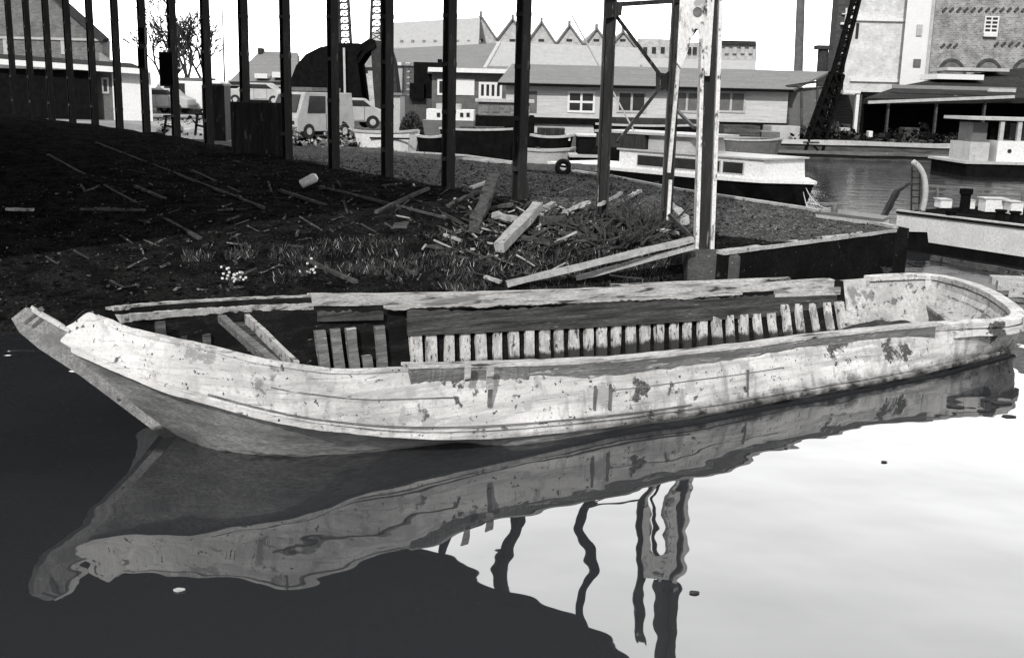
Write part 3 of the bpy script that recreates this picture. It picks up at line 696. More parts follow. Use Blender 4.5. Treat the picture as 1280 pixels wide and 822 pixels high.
# white pillar
wp = thing('white_pillar', 'tall white painted steel pillar with flared head and rust spots, on the concrete block', 'pillar', (pC.x, pC.y, 0.9))
YC = pC.y
def atC(x, y, dy=0.0): return aty(x, y, YC+dy)
m = MB(); mu = MB()
for (xb, xt) in ((870, 879), (889, 900)):
    a, b = atC(xb, 305), atC(xt, 0); d = (b-a); a = a-d*0.12; b2 = b+d*0.12; m.beam(a, b2, 0.055 if xb > 880 else 0.05, 0.22); mu.beam(b2, b+d*0.9, 0.16, 0.24)
m.build('flange', steel_white, wp); mu.build('upper_shaft', steel_dark, wp)
m = MB(); a, b = atC(879.5, 305), atC(889.5, 0); d = b-a; a = a-d*0.12; b = b+d*0.9
m.beam(a, b, 0.17, 0.02); m.build('web', steel_dark, wp)
m = MB(); q = [atC(x, y, -0.125) for x, y in ((893, 0), (887, 95), (881, 95), (879, 70), (872, 36), (869, 36), (857, 72), (851, 85), (846, 78), (848, 40), (850, 0))]
tp = q[0]+Vector((0.01, 0, 0.25)); q2 = q[-1]+Vector((0.0, 0, 0.25)); m.prism([tp]+q+[q2], (0, 0.02, 0)); m.build('head_plate', steel_white, wp)
m = MB(); c = atC(872, 15, -0.14); m.tube([c, c+Vector((0, 0.03, 0))], 0.065, 16); m.build('bolt_head', iron, wp)
m = MB(); m.beam(atC(870, 35, -0.05), onseg(846, 70, 0), 0.05, 0.05); m.beam(atC(868, 160, 0.0), onseg(840, 132, 0), 0.04, 0.04); m.build('strut', steel_dark, wp)
m = MB(); m.beam(atC(850, 60, -0.1), atC(836, 215, 0.3), 0.05, 0.06); m.beam(atC(838, 225, 0.3), atC(835, 275, 0.3), 0.045, 0.06); m.build('leg', steel_white, wp)
m = MB(); m.beam(atC(836, 268, .2), atC(868, 300, 0), 0.06, 0.05); m.build('foot_strut', steel_dark, wp)
# canopy over the bank (its edge girder runs along the row)
cn = thing('canopy_roof', 'dark flat shed canopy carried on the row of steel posts', 'roof', (A.x, A.y, TOPZ-0.9))
e0 = ROW0-RD*2.2; e1 = ROW0+RD*SP*16.5
m = MB(); m.beam(P3(e0, TOPZ-0.65), P3(e1, TOPZ-0.65), 0.16, 0.5); m.build('edge_girder', steel_dark, cn)
m = MB(); a, b = e0-RN*0.25, e1-RN*0.25; c, d = e1+RN*22, e0+RN*22
m.prism([P3(q, TOPZ-0.35) for q in (a, b, c, d)], (0, 0, 0.12)); m.build('roof_sheet', roof_dark, cn)
for k in range(0, 18, 2):
    p = e0+RD*(SP*k+0.3); m = MB(); m.beam(P3(p, TOPZ-0.55), P3(p+RN*21.5, TOPZ-0.55), 0.12, 0.35); m.build('rafter', steel_dark, cn)
for k in range(1, 7):
    m = MB(); m.beam(P3(e0+RN*3.4*k, TOPZ-0.42), P3(e1+RN*3.4*k, TOPZ-0.42), 0.1, 0.12); m.build('purlin', steel_dark, cn)
for k in (0, 8, 16):
    p = e0+RD*(SP*k+0.3)+RN*21; m = MB(); m.beam(P3(p, -1), P3(p, TOPZ-0.7), 0.25, 0.25); m.build('rear_post', steel_dark, cn)
# control boxes on posts and the big dark panel between two of them
def boxpx(x0, x1, y0, y1, Y, dep, name, m, par=None, rz=0, zmin=None, bevel=0, skew=False):
    a = aty(x0, (y0+y1)/2, Y); b = aty(x1, (y0+y1)/2, Y); zt = aty((x0+x1)/2, y0, Y).z; zb = aty((x0+x1)/2, y1, Y).z if zmin is None else zmin
    q = MB(); X0, X1 = min(a.x, b.x), max(a.x, b.x)
    if dep > 5 and Y > 56:    # deep buildings: end walls run square to the street, not to the camera
        k = (Y+dep)/Y*1.004; q.prism([(X0, Y, zb), (X1, Y, zb), (X1*k, Y+dep, zb), (X0*k, Y+dep, zb)], (0, 0, zt-zb))
    else: q.bb(X0, X1, Y, Y+dep, zb, zt)
    return q.build(name, m, par, bevel=bevel)
def rowY(k): return ROW0.y+RD.y*SP*k
for (x0, x1, y0, y1, k, lb) in ((173, 181, 34, 55, 9, 'small dark box fixed high on the ninth steel post'), (172, 181, 60, 86, 9, 'small dark box fixed below another on the ninth steel post'),
                                (199, 216, 65, 108, 8, 'larger dark cabinet fixed to the eighth steel post')):
    Y = rowY(k)-0.15; t = thing('control_box', lb, 'cabinet', aty((x0+x1)/2, y1, Y), 'cabinets on the steel posts')
    boxpx(x0, x1, y0, y1, Y, 0.22, 'cabinet_body', steel_dark, t); boxpx(x0+1, x1-1, y0+2, y1-2, Y-0.025, 0.023, 'cabinet_door', mid_paint if False else black_paint, t)
t = thing('sheet_screen', 'large dark steel sheet panel standing between two posts', 'panel', aty(326, 205, rowY(5)))
boxpx(289, 362, 128, 215, rowY(5.4), 0.08, 'sheet', steel_dark, t, zmin=1.0)
m = MB(); 
for x in (291, 325, 360): m.beam(aty(x, 128, rowY(5.4)-0.03), aty(x, 210, rowY(5.4)-0.03), 0.05, 0.05)
m.build('stiffener', steel_dark, t)
t = thing('dark_cabinet', 'dark steel cabinet left of the dark panel by the posts', 'cabinet', aty(268, 155, 36)); boxpx(253, 281, 107, 160, 36, 0.8, 'cabinet_body', steel_dark, t, zmin=1.2); boxpx(255, 279, 104.5, 107, 35.95, 0.9, 'lid', iron, t)

# ================================================================== TIMBER AND JUNK ON THE BANK
def G_(px, py, dz=0.0):     # point on the bank under a pixel
    z = 0.9
    for _ in range(12):
        p = atz(px, py, z); z = 0.5*z+0.5*(gz(p.x, p.y, True) if inside(Vector((p.x, p.y)), LAND) else 0.3)
    p = atz(px, py, z); p.z += dz; return p
def timber(a, b, w_, h_, m_, label, za=0.05, zb=0.05, jit=0.012, grp='old timbers lying on the bank', name='timber_beam', cat='timber'):
    q = MB(); q.beam(G_(*a, za), G_(*b, zb), w_, h_, jit, 7); o = q.build(name, m_); tag(o, label, cat, grp); return o
q = MB(); q.beam(G_(633, 364, 0.10), atz(866, 299, 1.02), 0.13, 0.07, 0.008, 10); tag(q.build('long_plank', wood_pale), 'longest pale plank, running from the barge up to the white pillar', 'plank', 'long planks by the white pillar')
q = MB(); q.beam(G_(720, 355, 0.08), atz(868, 308, 0.92), 0.10, 0.06, 0.008, 8); tag(q.build('long_plank', wood_pale), 'shorter pale plank just below the longest one by the white pillar', 'plank', 'long planks by the white pillar')
timber((624, 318), (672, 280), 0.16, 0.14, wood_pale, 'thick pale squared log lying end on, right of the stump', 0.1, 0.28)
timber((592, 293), (618, 252), 0.20, 0.12, wood_mid, 'rough splintered grey log leaning left of the pale squared log', 0.08, 0.45, 0.03)
timber((618, 276), (648, 283), 0.12, 0.09, wood_pale, 'short pale block lying right of the splintered log', 0.1, 0.1)
timber((664, 272), (692, 262), 0.10, 0.08, wood_pale, 'small pale offcut near the foot of the first post', 0.08, 0.1)
timber((676, 284), (704, 282), 0.14, 0.12, wood_mid, 'stubby dark beam with a pale end above the squared log', 0.1, 0.1)
timber((500, 286), (556, 200), 0.22, 0.05, wood_mid, 'long dark weathered board propped against the second post', 0.03, 0.15, 0.01)
timber((470, 268), (535, 238), 0.07, 0.05, wood_mid, 'thin grey lath lying left of the propped board', 0.04, 0.04, 0.006)
timber((588, 238), (625, 224), 0.09, 0.05, wood_pale, 'thin pale board on the ground behind the splintered log', 0.05, 0.05, 0.006)
timber((578, 200), (640, 206), 0.14, 0.07, wood_pale, 'pale plank lying flat near the white dinghy', 0.05, 0.05)
timber((555, 297), (577, 305), 0.05, 0.04, wood_pale, 'tiny pale stick below the splintered log', 0.05, 0.05, 0.004)
timber((606, 350), (626, 357), 0.07, 0.04, wood_pale, 'short pale slat lying in the grass behind the barge', 0.05, 0.05, 0.004)
timber((836, 262), (856, 284), 0.16, 0.10, wood_pale, 'short pale splintered block at the foot of the braced frame', 0.1, 0.1, 0.02)
timber((350, 240), (620, 330), 0.07, 0.05, wood_mid, 'very long thin rail half sunk in the dark soil, upper of two', 0.03, 0.03, 0.004, grp='sunken rails on the slope', name='sunken_rail', cat='rail')
timber((170, 235), (445, 355), 0.07, 0.05, wood_mid, 'very long thin rail half sunk in the dark soil, lower of two', 0.03, 0.03, 0.004, grp='sunken rails on the slope', name='sunken_rail', cat='rail')
timber((8, 265), (42, 266), 0.10, 0.04, wood_pale, 'pale slat alone on the dark slope at the far left', 0.05, 0.05, 0.004)
timber((100, 265), (182, 266), 0.05, 0.04, wood_mid, 'faint thin lath on the dark slope right of the far left slat', 0.05, 0.05, 0.004)
timber((210, 182), (300, 205), 0.06, 0.05, wood_mid, 'thin grey batten near the posts below the parked vehicles', 0.03, 0.03, 0.004)
# splintered stumps
def stump(px, py, r, h, label):
    c = G_(px, py); q = MB(); n = 14; vs = []; fs = []
    for k in range(n):
        a = 2*math.pi*k/n; rr = r*(1+0.25*noise.noise(Vector((math.cos(a)*2, math.sin(a)*2, px)))); 
        vs += [c+Vector((math.cos(a)*rr*1.3, math.sin(a)*rr*1.3, -0.2)), c+Vector((math.cos(a)*rr, math.sin(a)*rr, h*0.6)), c+Vector((math.cos(a)*rr*0.8, math.sin(a)*rr*0.8, h*random.uniform(0.65, 1.15)))]
    for k in range(n):
        a = k*3; b = ((k+1) % n)*3; fs += [(a, b, b+1, a+1), (a+1, b+1, b+2, a+2)]
    vs.append(c+Vector((0, 0, h*0.5))); 
    for k in range(n): fs.append((k*3+2, ((k+1) % n)*3+2, n*3))
    q.add(vs, fs); tag(q.build('tree_stump', wood_mid), label, 'stump', 'splintered stumps on the bank')
def root_heap(px, py, r, h, label, n=60):
    c = G_(px, py); q = MB()
    for k in range(n):
        a = random.uniform(0, 6.28); rr = r*random.random()**.6; p = c+Vector((math.cos(a)*rr, math.sin(a)*rr, -.05)); pts = [p]
        d = Vector((math.cos(a)*.5+random.uniform(-.6, .6), math.sin(a)*.5+random.uniform(-.6, .6), random.uniform(.1, 1.2))).normalized(); r_ = random.uniform(.008, .035)
        for _ in range(4):
            p = p+d*h*random.uniform(.15, .4); d = (d+Vector((random.uniform(-.5, .5), random.uniform(-.5, .5), random.uniform(-.6, .2)))).normalized(); pts.append(p)
        q.tube(pts, [r_, r_*.9, r_*.75, r_*.5, r_*.3], 5, random.choice((0, 0, 0, 1)))
    tag(q.build('root_heap', [bark, wood_mid]), label, 'roots', 'tangled roots on the bank')
root_heap(775, 300, 0.55, 0.45, 'broad dark tangle of roots below the braced frame', 120)
root_heap(725, 285, 0.3, 0.3, 'small tangle of roots left of the broad one', 60)
root_heap(808, 285, 0.35, 0.5, 'tall dark tangle of roots right of the broad one', 70)
for (a, b, lb) in (((748, 276), (775, 262), 'pale split branch on top of the broad tangle of roots'), ((786, 262), (800, 258), 'short pale chip behind the tall tangle of roots'), ((705, 284), (735, 276), 'pale crooked branch by the small tangle of roots')): timber(a, b, .06, .05, wood_pale, lb, .25, .3, .015)
for (a, b, w_, lb) in (((240, 215), (520, 345), .05, 'faint thin rail on the dark slope running from the dark panel to the barge'), ((120, 180), (330, 262), .05, 'faint thin rail high on the dark slope left of the white canister'),
                    ((60, 195), (250, 300), .06, 'faint rail on the leftmost dark part of the slope'), ((400, 235), (560, 275), .05, 'thin grey rail ending beside the propped board')):
    timber(a, b, w_, .04, wood_mid, lb, .03, .03, .004, grp='sunken rails on the slope', name='sunken_rail', cat='rail')
for (a, b, w_, m_, lb) in (((600, 268), (640, 262), .09, wood_mid, 'dark beam end crossing behind the splintered log'), ((560, 262), (598, 246), .08, wood_mid, 'mid grey lath left of the splintered log'), ((640, 300), (690, 312), .1, wood_mid, 'dark board in the grass right of the squared log'),
                    ((700, 296), (748, 306), .08, wood_mid, 'grey board in front of the small tangle of roots'), ((535, 312), (572, 322), .07, wood_mid, 'short grey board in the grass below the propped board'), ((822, 292), (846, 300), .07, wood_pale, 'pale chip of wood beside the upper end of the long planks')):
    timber(a, b, w_, w_*.7, m_, lb, .06, .1, .014)
stump(652, 246, 0.13, 0.35, 'narrow pale stump against the foot of the first post')
# white drum on the slope
q = MB(); a = G_(376, 236, 0.08); b = a+Vector((0.30, 0.10, 0.16)); q.tube([a, a.lerp(b, .06), a.lerp(b, .85), b], [0.07, 0.09, 0.09, 0.05], 14)
tag(q.build('white_canister', white_paint, smooth=True), 'small white canister lying on the dark slope', 'canister')
# tyre
def torus(mb, c, Rr, r, rx, n=24, s=10):
    M_ = Matrix.Rotation(rx, 3, 'X'); vs = []; fs = []
    for i in range(n):
        for j in range(s):
            a = 2*math.pi*i/n; b = 2*math.pi*j/s; vs.append(c+M_ @ Vector((math.cos(a)*(Rr+r*math.cos(b)), math.sin(a)*(Rr+r*math.cos(b)), r*math.sin(b)*1.2)))
    for i in range(n):
        for j in range(s): fs.append((i*s+j, ((i+1) % n)*s+j, ((i+1) % n)*s+(j+1) % s, i*s+(j+1) % s))
    mb.add(vs, fs)
c = aty(704, 209, 29.3); q = MB(); torus(q, c, 0.16, 0.075, R(80)); tag(q.build('tyre_fender', rubber, smooth=True), 'black tyre leaning on the pale stone edge of the gravel spit', 'tyre')
# pale kerb stones along the spit edge
for i, (x0, x1, y) in enumerate(((655, 690, 207), (718, 748, 208))):
    a = aty(x0, y, 30.2-i*1.2); b = aty(x1, y+2, 29.6-i*1.4); q = MB(); q.beam(a, b, 0.25, 0.16, 0.01, 5)
    tag(q.build('kerb_block', coping_m), ('long pale stone block left of the tyre' if i == 0 else 'long pale stone block right of the tyre'), 'stone block', 'stone blocks by the tyre')
# scattered rubble, grass and leaves nobody could count
rb = MB()
def tet(mb, c, r):
    vs = [c+Vector((random.uniform(-1, 1), random.uniform(-1, 1), random.uniform(-.6, .8))).normalized()*r*random.uniform(.5, 1.2) for _ in range(5)]
    mb.add(vs, [(0, 1, 2), (0, 2, 3), (0, 3, 4), (0, 4, 1), (1, 2, 3), (1, 3, 4)], random.randint(0, 2))
cnt = 0
while cnt < 8000:
    x = random.uniform(-9, 6.2); y = random.uniform(13.0, 34); p = Vector((x, y))
    if not inside(p, LAND): continue
    d = rowd(x, y); 
    if d > 0 and random.random() < 0.5: continue
    tet(rb, Vector((x, y, gz(x, y)+0.005)), random.choice((0.012, 0.02, 0.03, 0.05)) * (0.7 if d > 0 else 1)); cnt += 1
sx = 0
while sx < 760:
    if sx < 560: px, py = random.gauss(670, 70), random.gauss(285, 25)
    else: px, py = random.uniform(60, 860), random.uniform(215, 365)
    sx += 1
    if not (30 < px < 880 and 205 < py < 372): continue
    p = G_(px, py, .02)
    if not inside(Vector((p.x, p.y)), LAND): continue
    a = random.uniform(0, 3.14); l_ = random.choice((.06, .1, .15, .25, .4))*random.uniform(.6, 1.2); d = Vector((math.cos(a)*l_, math.sin(a)*l_, random.uniform(-.02, .5)*l_))
    rb.beam(p, p+d, random.uniform(.012, .045), random.uniform(.008, .03), .005, 2, random.choice((3, 3, 3, 3, 0, 0, 2, 2, 4)) if px > 470 else random.choice((3, 0, 0, 0)))
struct(tag(rb.build('rubble', [gravel, conc, wood_mid, bark, wood_pale], origin=(0, 0, 0)), 'small stones and splintered scraps strewn over the bank and spit', 'rubble'), 'stuff')
gr = MB()
for _ in range(16000):
    t = random.random(); px = random.uniform(230, 860); py = random.uniform(285, 372)
    if noise.noise(Vector((px*0.018, py*0.03, 1))) < -0.05+0.25*(px < 430): continue
    z = 0.5
    for _k in range(4):
        p = atz(px, py, z); z = gz(p.x, p.y, False) if inside(Vector((p.x, p.y)), LAND) else 0.2
    if not inside(Vector((p.x, p.y)), LAND): continue
    h = random.uniform(.02, .13); a = random.uniform(0, 6.28); wv = Vector((math.cos(a), math.sin(a), 0))*0.006; ln = Vector((random.uniform(-.07, .07), random.uniform(-.07, .07), h)); b = Vector((p.x, p.y, gz(p.x, p.y)-0.01))
    gr.add([b-wv, b+wv, b+ln*.6+wv*.7, b+ln, b+ln*.6-wv*.7], [(0, 1, 2, 3, 4)], 0 if random.random() < .93 else 1)
struct(tag(gr.build('dry_grass', [straw, wood_pale], origin=(0, 0, 0)), 'thin dry grass and weeds on the slope behind the barge', 'grass'), 'stuff')
# wild plant with white flowers at the waterline left of centre
for (px, py, lb) in ((289, 356, 'pale flowering weed on the bank behind the bow'), (380, 345, 'sparse pale weed on the bank right of the flowering weed')):
    c = G_(px, py); q = MB()
    for k in range(30):
        a = random.uniform(0, 6.28); r_ = random.uniform(.02, .2); tp = c+Vector((math.cos(a)*r_, math.sin(a)*r_*.5, random.uniform(.05, .24))); q.tube([c+Vector((random.uniform(-.03, .03), 0, -.03)), c.lerp(tp, .5)+Vector((0, 0, .03)), tp], .003, 4)
        if k % (1 if px < 300 else 3) == 0: q.box(tp, (.03, .02, .025), random.uniform(0, 3), 1)
    tag(q.build('flowering_weed', [straw, white_paint]), lb, 'weed', 'weeds on the bank')
# floating specks
for (x, y, s_, lb) in ((868, 740, .035, 'dark leaf floating on the bright water right of the pillar reflection'), (224, 737, .04, 'pale scrap floating below the bow reflection'), (1228, 513, .06, 'dark leaf floating near the stern'), (1105, 577, .03, 'tiny leaf floating alone on bright water'), (1196, 508, .09, 'dark floating strip of weed nearest under the barge stern'), (1252, 503, .11, 'long dark strip of weed at the right edge below the stern'), (1262, 520, .08, 'lower dark strip of weed at the right edge'), (982, 560, .02, 'tiny speck floating in the middle of the bright water')):
    c = atz(x, y, 0.004); q = MB(); q.prism([c+Vector((math.cos(a)*s_*random.uniform(.7, 1.1), math.sin(a)*s_*random.uniform(.5, .8), 0)) for a in [k*0.785 for k in range(8)]], (0, 0, .004))
    tag(q.build('floating_leaf', dull_white if x == 224 else bark), lb, 'leaf', 'scraps afloat')

# ================================================================== BOATS
def cruiser():
    # local x: from the bow towards the stern, y across, z up
    pbow = aty(1000, 250, 26.5); pst = aty(716, 215, 32.5); v = Vector((pst.x-pbow.x, pst.y-pbow.y, 0)); L_ = v.length
    t = thing('cabin_cruiser', 'black hulled cabin cruiser with white cabin moored behind the gravel spit', 'motor cruiser', (pbow.x, pbow.y, 0), rz=math.atan2(v.y, v.x))
    st = [(-0.35, 0.02, 0.02), (0.0, 0.35, .1), (0.5, 0.93, .4), (1.3, 1.12, .75), (2.6, 1.2, .95), (4.5, 1.22, 1.0), (L_, 1.05, .9)]
    q = MB(); vs = []; fs = []
    for (x, b, c) in st:
        dk = 0.98-0.04*min(x, 3)/3; xr = x+0.3*(1-min(1, max(0, x+.35)/1.5)); 
        for (y, z, xx) in ((-b, dk, x), (-b*0.85*c-0.0, 0.05, xr), (-0.02, -0.3, xr+.2), (b*0.85*c, 0.05, xr), (b, dk, x)): vs.append((xx, y, z))
    n = len(st)
    for i in range(n-1):
        for k in range(4): fs.append((i*5+k, i*5+k+1, i*5+6+k, i*5+5+k))
    fs += [(0, 1, 2, 3, 4), tuple((n-1)*5+k for k in range(5))[::-1]]; q.add(vs, fs); q.build('hull', black_paint, t, origin=(0, 0, 0))
    q = MB(); pl = [(x-0.05, -b-0.04, 0.975) for x, b, c in st]+[(x-0.05, b+0.04, 0.975) for x, b, c in st[::-1]]; q.prism(pl, (0, 0, 0.07)); q.build('deck', white_paint, t, origin=(0, 0, 0))
    # low front cabin with windows, then the wheelhouse with awning
    def house(name, x0, x1, hw, z0, z1, rake, m_):
        q = MB(); q.prism([(x0, -hw, z0), (x1, -hw, z0), (x1, -hw, z1), (x0+rake, -hw, z1)], (0, 2*hw, 0)); return q.build(name, m_, t, origin=(0, 0, 0))
    cab = house('cabin', 0.48, 5.3, 0.85, 1.045, 1.52, 0.06, white_paint)
    s = 1
    for sy in (-1, 1):
        for (x0, x1) in ((1.12, 1.72), (1.84, 2.12), (2.6, 3.4), (3.7, 4.6)):
            q = MB(); q.bb(x0-.03, x1+.03, sy*0.862-.01, sy*0.862+.01, 1.12, 1.44); w_ = q.build('window', dull_white, t, origin=(0, 0, 0)); q = MB(); q.bb(x0, x1, sy*0.872-.008, sy*0.872+.008, 1.15, 1.41); q.build('pane', glass, w_, origin=(0, 0, 0))
    q = MB(); q.bb(0.62, 0.98, -0.87, -0.853, 1.27, 1.33); q.build('grab_rail', dull_white, t, origin=(0, 0, 0))
    house('cabin_roof', 0.44, 5.35, 0.92, 1.521, 1.56, 0.0, dull_white)
    house('wheelhouse', 2.9, 4.4, 0.7, 1.562, 1.95, 0.1, dull_white)
    for (x0, x1) in ((3.08, 3.55), (3.65, 4.3)):
        q = MB(); q.bb(x0, x1, -0.715, -0.703, 1.62, 1.88); w_ = q.build('window', pane_light, t, origin=(0, 0, 0))
    q = MB(); q.bb(2.6, 6.3, -0.85, 0.85, 1.955, 2.02); q.build('awning', dull_white, t, origin=(0, 0, 0))
    q = MB(); q.bb(4.45, 6.25, -0.82, 0.82, 1.565, 1.95); q.build('canvas_side', mat('canvas', 0.06, 0.03, 8, stretch=(3, 1, 0.3)), t, origin=(0, 0, 0))
    return t, pbow
cr, pbow = cruiser()
def rope(a, b, sag, label, r_=0.012, m_=None, grp=None):
    a, b = Vector(a), Vector(b); q = MB(); q.tube([a.lerp(b, k/12)-Vector((0, 0, sag*4*(k/12)*(1-k/12))) for k in range(13)], r_, 6); o = q.build('mooring_rope', m_ or dull_white); tag(o, label, 'rope', grp); return o
# mooring post cluster and low pontoon beyond the spit tip
pon_a, pon_b = aty(1018, 268, 22.6), aty(1112, 284, 19.8)
pn = thing('pontoon', 'low pale edged pontoon floating between the spit and the barge', 'pontoon', (pon_a.x, pon_a.y, 0))
za, zb = 0.60, 0.58
def flatpt(x, y, z): return atz(x, y, z)
c1, c2, c3, c4 = flatpt(1020, 262, 1.0), flatpt(1104, 272, 1.0), flatpt(1112, 268, 1.0), flatpt(1030, 258, 1.0)
q = MB(); q.prism([Vector((p.x, p.y, -0.2)) for p in (c1, c2, c3, c4)], (0, 0, 1.12)); q.build('hull', dull_white, pn)
q = MB(); q.prism([Vector((p.x, p.y, 0.923)) for p in (c1, c2, c3, c4)], (0, 0, 0.05)); q.build('deck', mid_paint, pn)
q = MB(); cc = (c1+c2+c3+c4)/4; bq = flatpt(1043, 263, 1.0); q.tube([(bq.x, bq.y, .97), (bq.x, bq.y, 1.12)], .06, 10); q.bb(bq.x-.26, bq.x+.26, bq.y-.04, bq.y+.04, 1.09, 1.13); q.build('cleat', iron, pn)
bowp = pbow+Vector((-0.0, 0, 0)); bowp.z = 0.95; bt = aty(1007, 234, 26.4)
rope(bt, (bq.x, bq.y, 1.06), 0.18, 'upper of two pale mooring ropes from the cruiser bow', grp='mooring ropes at the cruiser bow'); rope(bt+Vector((-.05, 0, -.1)), (bq.x-.25, bq.y, 1.02), 0.25, 'lower of two pale mooring ropes from the cruiser bow', grp='mooring ropes at the cruiser bow')

# pale sided lighter at the right
def lighter():
    a = atz(1122, 263, .78); b = atz(1290, 283, .78); d = Vector((b.x-a.x, b.y-a.y, 0)).normalized(); pr = Vector((-d.y, d.x, 0))
    if pr.x < 0: pr = -pr
    t = thing('lighter', 'flat decked grey white lighter moored at the right behind the old barge', 'barge', (a.x, a.y, 0), rz=math.atan2(d.y, d.x))
    sg = 1 if pr.dot(Vector((-d.y, d.x, 0))) > 0 else -1
    def LP(x, y): # world px -> local at deck
        return None
    L_ = 11; Wd = 3.4*sg
    def q4(name, x0, x1, y0, y1, z0, z1, m_): q = MB(); q.bb(x0, x1, min(y0*sg, y1*sg), max(y0*sg, y1*sg), z0, z1); return q.build(name, m_, t, origin=(0, 0, 0))
    q = MB(); side = [(0, 0, .72), (0, 0, .44), (0.30, 0, .38), (.75, 0, .42), (.8, 0, .22), (L_, 0, .15), (L_, 0, .72)]; q.prism([(x, y, z) for x, y, z in side], (0, 0.03*sg, 0)); q.build('side_plate', mat('lighter_paint', 0.66, 0.5, 2.5, 0.5, 0.15, rough=0.7, bump=.2, spots=[(.1, 8, .68), (.5, 5, .66)], fine=.25), t, origin=(0, 0, 0))
    q = MB(); q.prism([(0.1, 0.031*sg, -.3), (L_, 0.031*sg, -.3), (L_, 3.4*sg, -.3), (0.5, 3.4*sg, -.3)], (0, 0, .99)); q.build('hull', black_paint, t, origin=(0, 0, 0))
    q4('deck', 0, L_, -.04, 3.45, .722, .77, conc_dark); q4('deck_edge', 0, L_, -.06, .04, .772, .80, dull_white)
    return t, a, d, pr
lt, la, ld, lpr = lighter()
def deckpt(px, py, z=0.78): return atz(px, py, z)
# things standing on the lighter: davit, ladder, boxes, bollards, pipe rail
q = MB(); base = deckpt(1153, 264); D_ = base.y; pts = [aty(x, y, D_) for x, y in ((1153, 264), (1156, 250), (1157, 236), (1155, 221), (1149, 209), (1141, 202))]
q.tube(catmull(pts, 4), 0.055, 10); tag(q.build('davit', dull_white, smooth=True), 'pale curved davit pipe rising from the lighter deck', 'davit')
t = thing('boarding_ladder', 'dark iron ladder under the curved davit on the lighter', 'ladder', aty(1144, 262, D_))
for (x0, x1) in ((1139, 1140), (1149, 1150)):
    q = MB(); q.beam(aty(x0, 264, D_), aty(x1, 208, D_), .03, .03); q.build('rail', steel_dark, t)
for y in range(214, 262, 8): q = MB(); q.beam(aty(1139, y, D_), aty(1150, y, D_), .03, .03); q.build('rung', steel_dark, t)
q = MB(); q.beam(aty(1102, 276, D_-.3), aty(1122, 238, D_-.2), .09, .09, .012, 6); q.beam(aty(1120, 240, D_-.2), aty(1139, 228, D_-.1), .06, .06, .01, 4); tag(q.build('tow_bar', steel_dark), 'dark bent iron bar leaning beside the davit ladder', 'iron bar')
for (x0, x1, y0, y1, mm, lb, gp) in ((1176, 1190, 249, 263, white_paint, 'small white box on the lighter deck nearest the davit', 'boxes'), (1213, 1219, 250, 264, white_paint, 'narrow white box right of the tall black bollard', 'boxes'),
                                     (1232, 1262, 248, 268, white_paint, 'wide white box on the lighter deck', 'boxes'), (1264, 1279, 252, 271, white_paint, 'white box at the right frame edge on the lighter', 'boxes')):
    b_ = deckpt((x0+x1)/2, y1-3, .80); t = thing('deck_box', lb, 'box', b_, 'white boxes on the lighter deck'); boxpx(x0, x1, y0+1.5, y1-3, b_.y, .35, 'box_body', mm, t); boxpx(x0-.6, x1+.6, y0, y0+1.4, b_.y-.02, .39, 'lid', dull_white, t)
for (x, y0, y1, r_, lb) in ((1205, 236, 266, .13, 'tall black bollard on the lighter deck'), (1188, 263, 271, .12, 'squat black bollard left of the tall one'), (1250, 262, 274, .11, 'squat black bollard in front of the wide white box'), (1268, 264, 276, .11, 'squat black bollard nearest the right frame edge')):
    b_ = deckpt(x, y1, .77); zt = aty(x, y0, b_.y).z; h = zt-.77; q = MB(); q.tube([(b_.x, b_.y, .77), (b_.x, b_.y, .77+h*.75), (b_.x, b_.y, .77+h*.78), (b_.x, b_.y, zt)], [r_*.8, r_*.75, r_, r_], 12)
    tag(q.build('bollard', black_paint, smooth=False), lb, 'bollard', 'black bollards on the lighter')
t = thing('pipe_rail', 'low pipe handrail behind the white boxes on the lighter', 'handrail', deckpt(1220, 250, .78))
for (y0, y1) in ((232, 240), (239, 247)): q = MB(); q.beam(aty(1158, y0, D_+1.6), aty(1300, y1, D_+.4), .045, .045); q.build('rail', mid_paint, t)
for x in (1172, 1228, 1278): q = MB(); q.beam(aty(x, 234+(x-1172)*.06, D_+1.3), aty(x, 262, D_+1.3), .04, .04); q.build('stanchion', mid_paint, t)
# dark raft with pale timbers beside the stern
t = thing('timber_raft', 'raft of pale timbers floating beyond the barge stern', 'raft', atz(1262, 362, 0))
for k, (a, b) in enumerate((((1238, 350), (1330, 354)), ((1246, 356), (1330, 361)), ((1262, 364), (1330, 371)))):
    q = MB(); q.beam(atz(*a, .12), atz(*b, .12), .17, .14, .01, 5); q.build('log', wood_pale, t)
q = MB(); q.beam(atz(1165, 322, .05), atz(1330, 352, .05), .1, .1, .01, 8); tag(q.build('floating_boom', wood_mid), 'thin grey boom floating in front of the lighter', 'boom')

